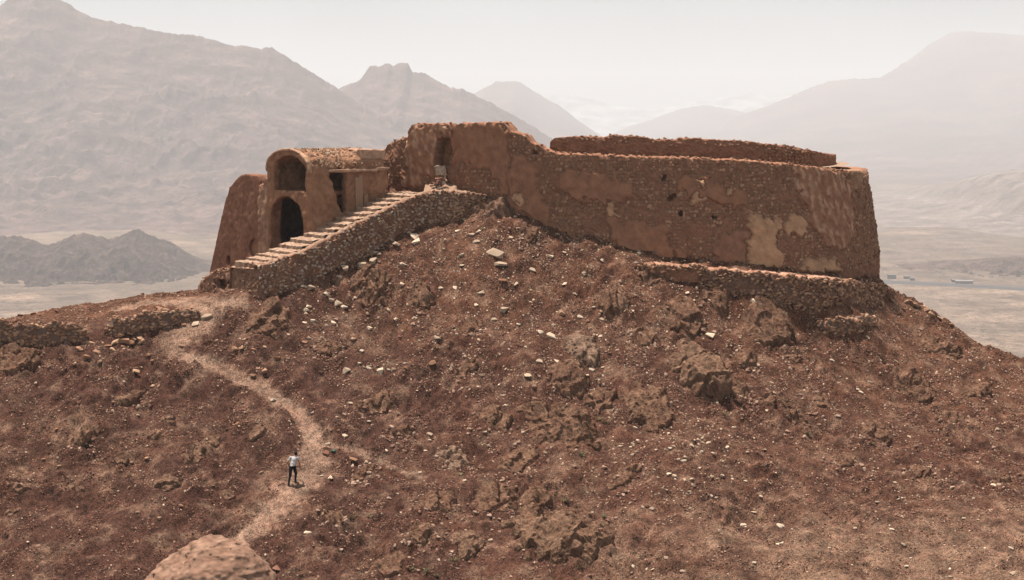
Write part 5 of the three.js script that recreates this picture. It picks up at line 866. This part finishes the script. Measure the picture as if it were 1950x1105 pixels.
// ---------------------------------------------------------------- the hiker, seen from behind, climbing the path
{
  const foot = onHill(556, 922), yF = hillAt(foot.x, foot.z);
  const who = thing('person', new THREE.Vector3(foot.x, yF, foot.z), 'person in a grey T-shirt and black trousers climbing the dusty path', 'person'); who.scale.setScalar(0.94);
  const capsule = (p, a, b, ra, rb) => { const bx = b[0] - a[0], by = b[1] - a[1], bz = b[2] - a[2], px = p[0] - a[0], py = p[1] - a[1], pz = p[2] - a[2], t = clamp((px * bx + py * by + pz * bz) / (bx * bx + by * by + bz * bz)); return Math.hypot(px - bx * t, py - by * t, pz - bz * t) - lerp(ra, rb, t); };
  const smin = (a, b, k) => { const h = clamp(0.5 + 0.5 * (b - a) / k); return lerp(b, a, h) - k * h * (1 - h); };
  const gR = hillAt(foot.x + 0.16, foot.z - 0.14) - yF, gL = hillAt(foot.x - 0.16, foot.z + 0.16) - yF;
  const J = { head: [0.18, 1.585, -0.33], neck: [0.15, 1.45, -0.25], chest: [0.1, 1.28, -0.17], belly: [0.07, 1.1, -0.08], pelvis: [0.045, 0.95, 0], sL: [-0.09, 1.39, -0.2], sR: [0.29, 1.37, -0.22], eL: [-0.25, 1.17, -0.1], wL: [-0.17, 0.94, -0.17], eR: [0.38, 1.12, -0.2], wR: [0.41, 0.89, -0.3], hL: [-0.05, 0.92, 0], hR: [0.13, 0.92, -0.01], kL: [-0.09, 0.5, 0.0], aL: [-0.16, 0.13 + gL, 0.17], tL: [-0.15, 0.035 + gL, 0.02], kR: [0.19, 0.52, -0.2], aR: [0.16, 0.1 + gR, -0.12], tR: [0.19, 0.04 + gR, -0.3] };
  const limbs = [['neck', 'chest', 0.055, 0.12], ['sL', 'sR', 0.062, 0.062], ['chest', 'belly', 0.135, 0.125], ['belly', 'pelvis', 0.125, 0.13], ['sL', 'eL', 0.052, 0.04], ['eL', 'wL', 0.039, 0.027], ['sR', 'eR', 0.052, 0.04], ['eR', 'wR', 0.039, 0.027], ['hL', 'kL', 0.085, 0.056], ['kL', 'aL', 0.054, 0.036], ['hR', 'kR', 0.085, 0.056], ['kR', 'aR', 0.054, 0.036], ['aL', 'tL', 0.036, 0.03], ['aR', 'tR', 0.036, 0.03], ['neck', 'head', 0.052, 0.06]];
  const field = (list, grow, k = 0.04) => (x, y, z) => { let d = 9; for (const [a, b, ra, rb] of list) d = smin(d, capsule([x, y, z], J[a], J[b], ra + grow, rb + grow), k); return d; };
  const skull = (x, y, z) => { const [a, b, c] = J.head, q = Math.hypot((x - a) / 0.077, (y - b) / 0.112, (z - c) / 0.094); let d = (q - 1) * 0.08; for (const s of [-1, 1]) d = smin(d, Math.hypot((x - a - s * 0.08) / 0.6, y - b + 0.005, (z - c - 0.01) / 1) - 0.026, 0.012); d = smin(d, Math.hypot(x - a - 0.03, y - b + 0.02, z - c + 0.098) - 0.016, 0.02); for (const s of [-1, 1]) d = Math.max(d, 0.011 - Math.hypot(x - a - 0.03 - s * 0.032, y - b - 0.002, z - c + 0.09)); return d; };
  const hand = (w, dir, side) => { const parts = [], up = new THREE.Vector3(...dir).normalize(), out = new THREE.Vector3(side, 0, 0.2).normalize(), fwd = new THREE.Vector3().crossVectors(up, out).normalize(), at = (a, b, c) => new THREE.Vector3(...w).addScaledVector(up, a).addScaledVector(fwd, b).addScaledVector(out, c).toArray(); parts.push([at(0, 0, 0), at(0.05, 0.02, 0), 0.026, 0.024], [at(0.04, -0.022, 0), at(0.085, -0.026, 0), 0.02, 0.017], [at(0.04, 0.022, 0), at(0.085, 0.026, 0), 0.02, 0.017]); [[-0.032, 0.055], [-0.011, 0.068], [0.011, 0.064], [0.031, 0.048]].forEach(([b, l]) => { parts.push([at(0.088, b, 0), at(0.088 + l * 0.55, b, -0.01), 0.0095, 0.009], [at(0.088 + l * 0.55, b, -0.01), at(0.088 + l, b, -0.03), 0.009, 0.0075]); }); parts.push([at(0.02, -0.03, 0), at(0.06, -0.055, -0.015), 0.012, 0.01], [at(0.06, -0.055, -0.015), at(0.09, -0.055, -0.03), 0.01, 0.008]); return (x, y, z) => { let d = 9; for (const [a, b, ra, rb] of parts) d = smin(d, capsule([x, y, z], a, b, ra, rb), 0.006); return d; }; };
  const body = field(limbs, 0), HL = hand(J.wL, [0.12, -1, -0.2], -1), HR = hand(J.wR, [0.1, -1, -0.3], 1), around = (c, q) => [c.map((v) => v - q), c.map((v) => v + q)];
  const skinGeo = mergeGeometries([nets([-0.4, -0.4, -0.55], [0.55, 1.8, 0.4], 0.014, (x, y, z) => smin(body(x, y, z), skull(x, y, z), 0.02)), nets(...around([J.wL[0] + 0.01, J.wL[1] - 0.07, J.wL[2] - 0.02], 0.13), 0.004, HL), nets(...around([J.wR[0] + 0.01, J.wR[1] - 0.07, J.wR[2] - 0.03], 0.13), 0.004, HR)]);
  part('body', skinGeo, std({ color: new THREE.Color(0.27, 0.145, 0.095), roughness: 0.6 }), who);
  const torso = field(limbs.slice(0, 4), 0.018), sleeves = field([['sL', 'eL', 0.06, 0.056], ['sR', 'eR', 0.06, 0.056]], 0.008);
  part('shirt', nets([-0.35, 0.85, -0.5], [0.5, 1.56, 0.3], 0.014, (x, y, z) => { const sl = Math.max(sleeves(x, y, z), 1.26 - y), b = Math.max(torso(x, y, z), 0.99 - y + fbm2(x * 8, z * 8, 2) * 0.02); return Math.max(smin(b, sl, 0.03), y + (z + 0.25) * 0.3 - 1.475) + fbm3(x * 9, y * 6, z * 9, 2) * 0.012; }), std({ color: new THREE.Color(0.36, 0.335, 0.33) }), who);
  const legs = field([['belly', 'pelvis', 0.12, 0.128], ...limbs.slice(8, 12)], 0.016);
  part('trousers', nets([-0.35, -0.2, -0.4], [0.4, 1.15, 0.4], 0.014, (x, y, z) => Math.max(legs(x, y, z), y - 1.03, 0.1 + (x > 0 ? gR : gL) - y) + fbm3(x * 8, y * 5, z * 8, 2) * 0.012), std({ color: new THREE.Color(0.012, 0.012, 0.014) }), who);
  part('hair', nets([0.0, 1.4, -0.55], [0.36, 1.8, -0.1], 0.011, (x, y, z) => { const [a, b, c] = J.head; return Math.max((Math.hypot((x - a) / 0.092, (y - b - 0.012) / 0.122, (z - c - 0.008) / 0.106) - 1) * 0.09, (c - 0.045 - z) - Math.max(0, y - b - 0.02) * 1.6, b - 0.085 - y) + fbm3(x * 22, y * 22, z * 22, 2) * 0.014; }), std({ color: new THREE.Color(0.012, 0.01, 0.01), roughness: 0.7 }), who);
  for (const [a, t, g] of [['aL', 'tL', gL], ['aR', 'tR', gR]]) { const A = J[a], T = J[t], c = [(A[0] + T[0]) / 2, (A[1] + T[1]) / 2 - 0.02, (A[2] + T[2]) / 2]; part('shoe', nets(c.map((v) => v - 0.24), c.map((v) => v + 0.24), 0.013, (x, y, z) => Math.max(smin(capsule([x, y, z], A, [A[0], A[1] - 0.05, A[2] + 0.03], 0.052, 0.05), capsule([x, y, z], [A[0], A[1] - 0.05, A[2]], T, 0.05, 0.046), 0.03), T[1] - 0.035 - y)), std({ color: new THREE.Color(0.02, 0.018, 0.018) }), who); }
}
scene.traverse((o) => { if (o.isMesh) { o.castShadow = true; o.receiveShadow = true; } });
renderer.render(scene, camera);
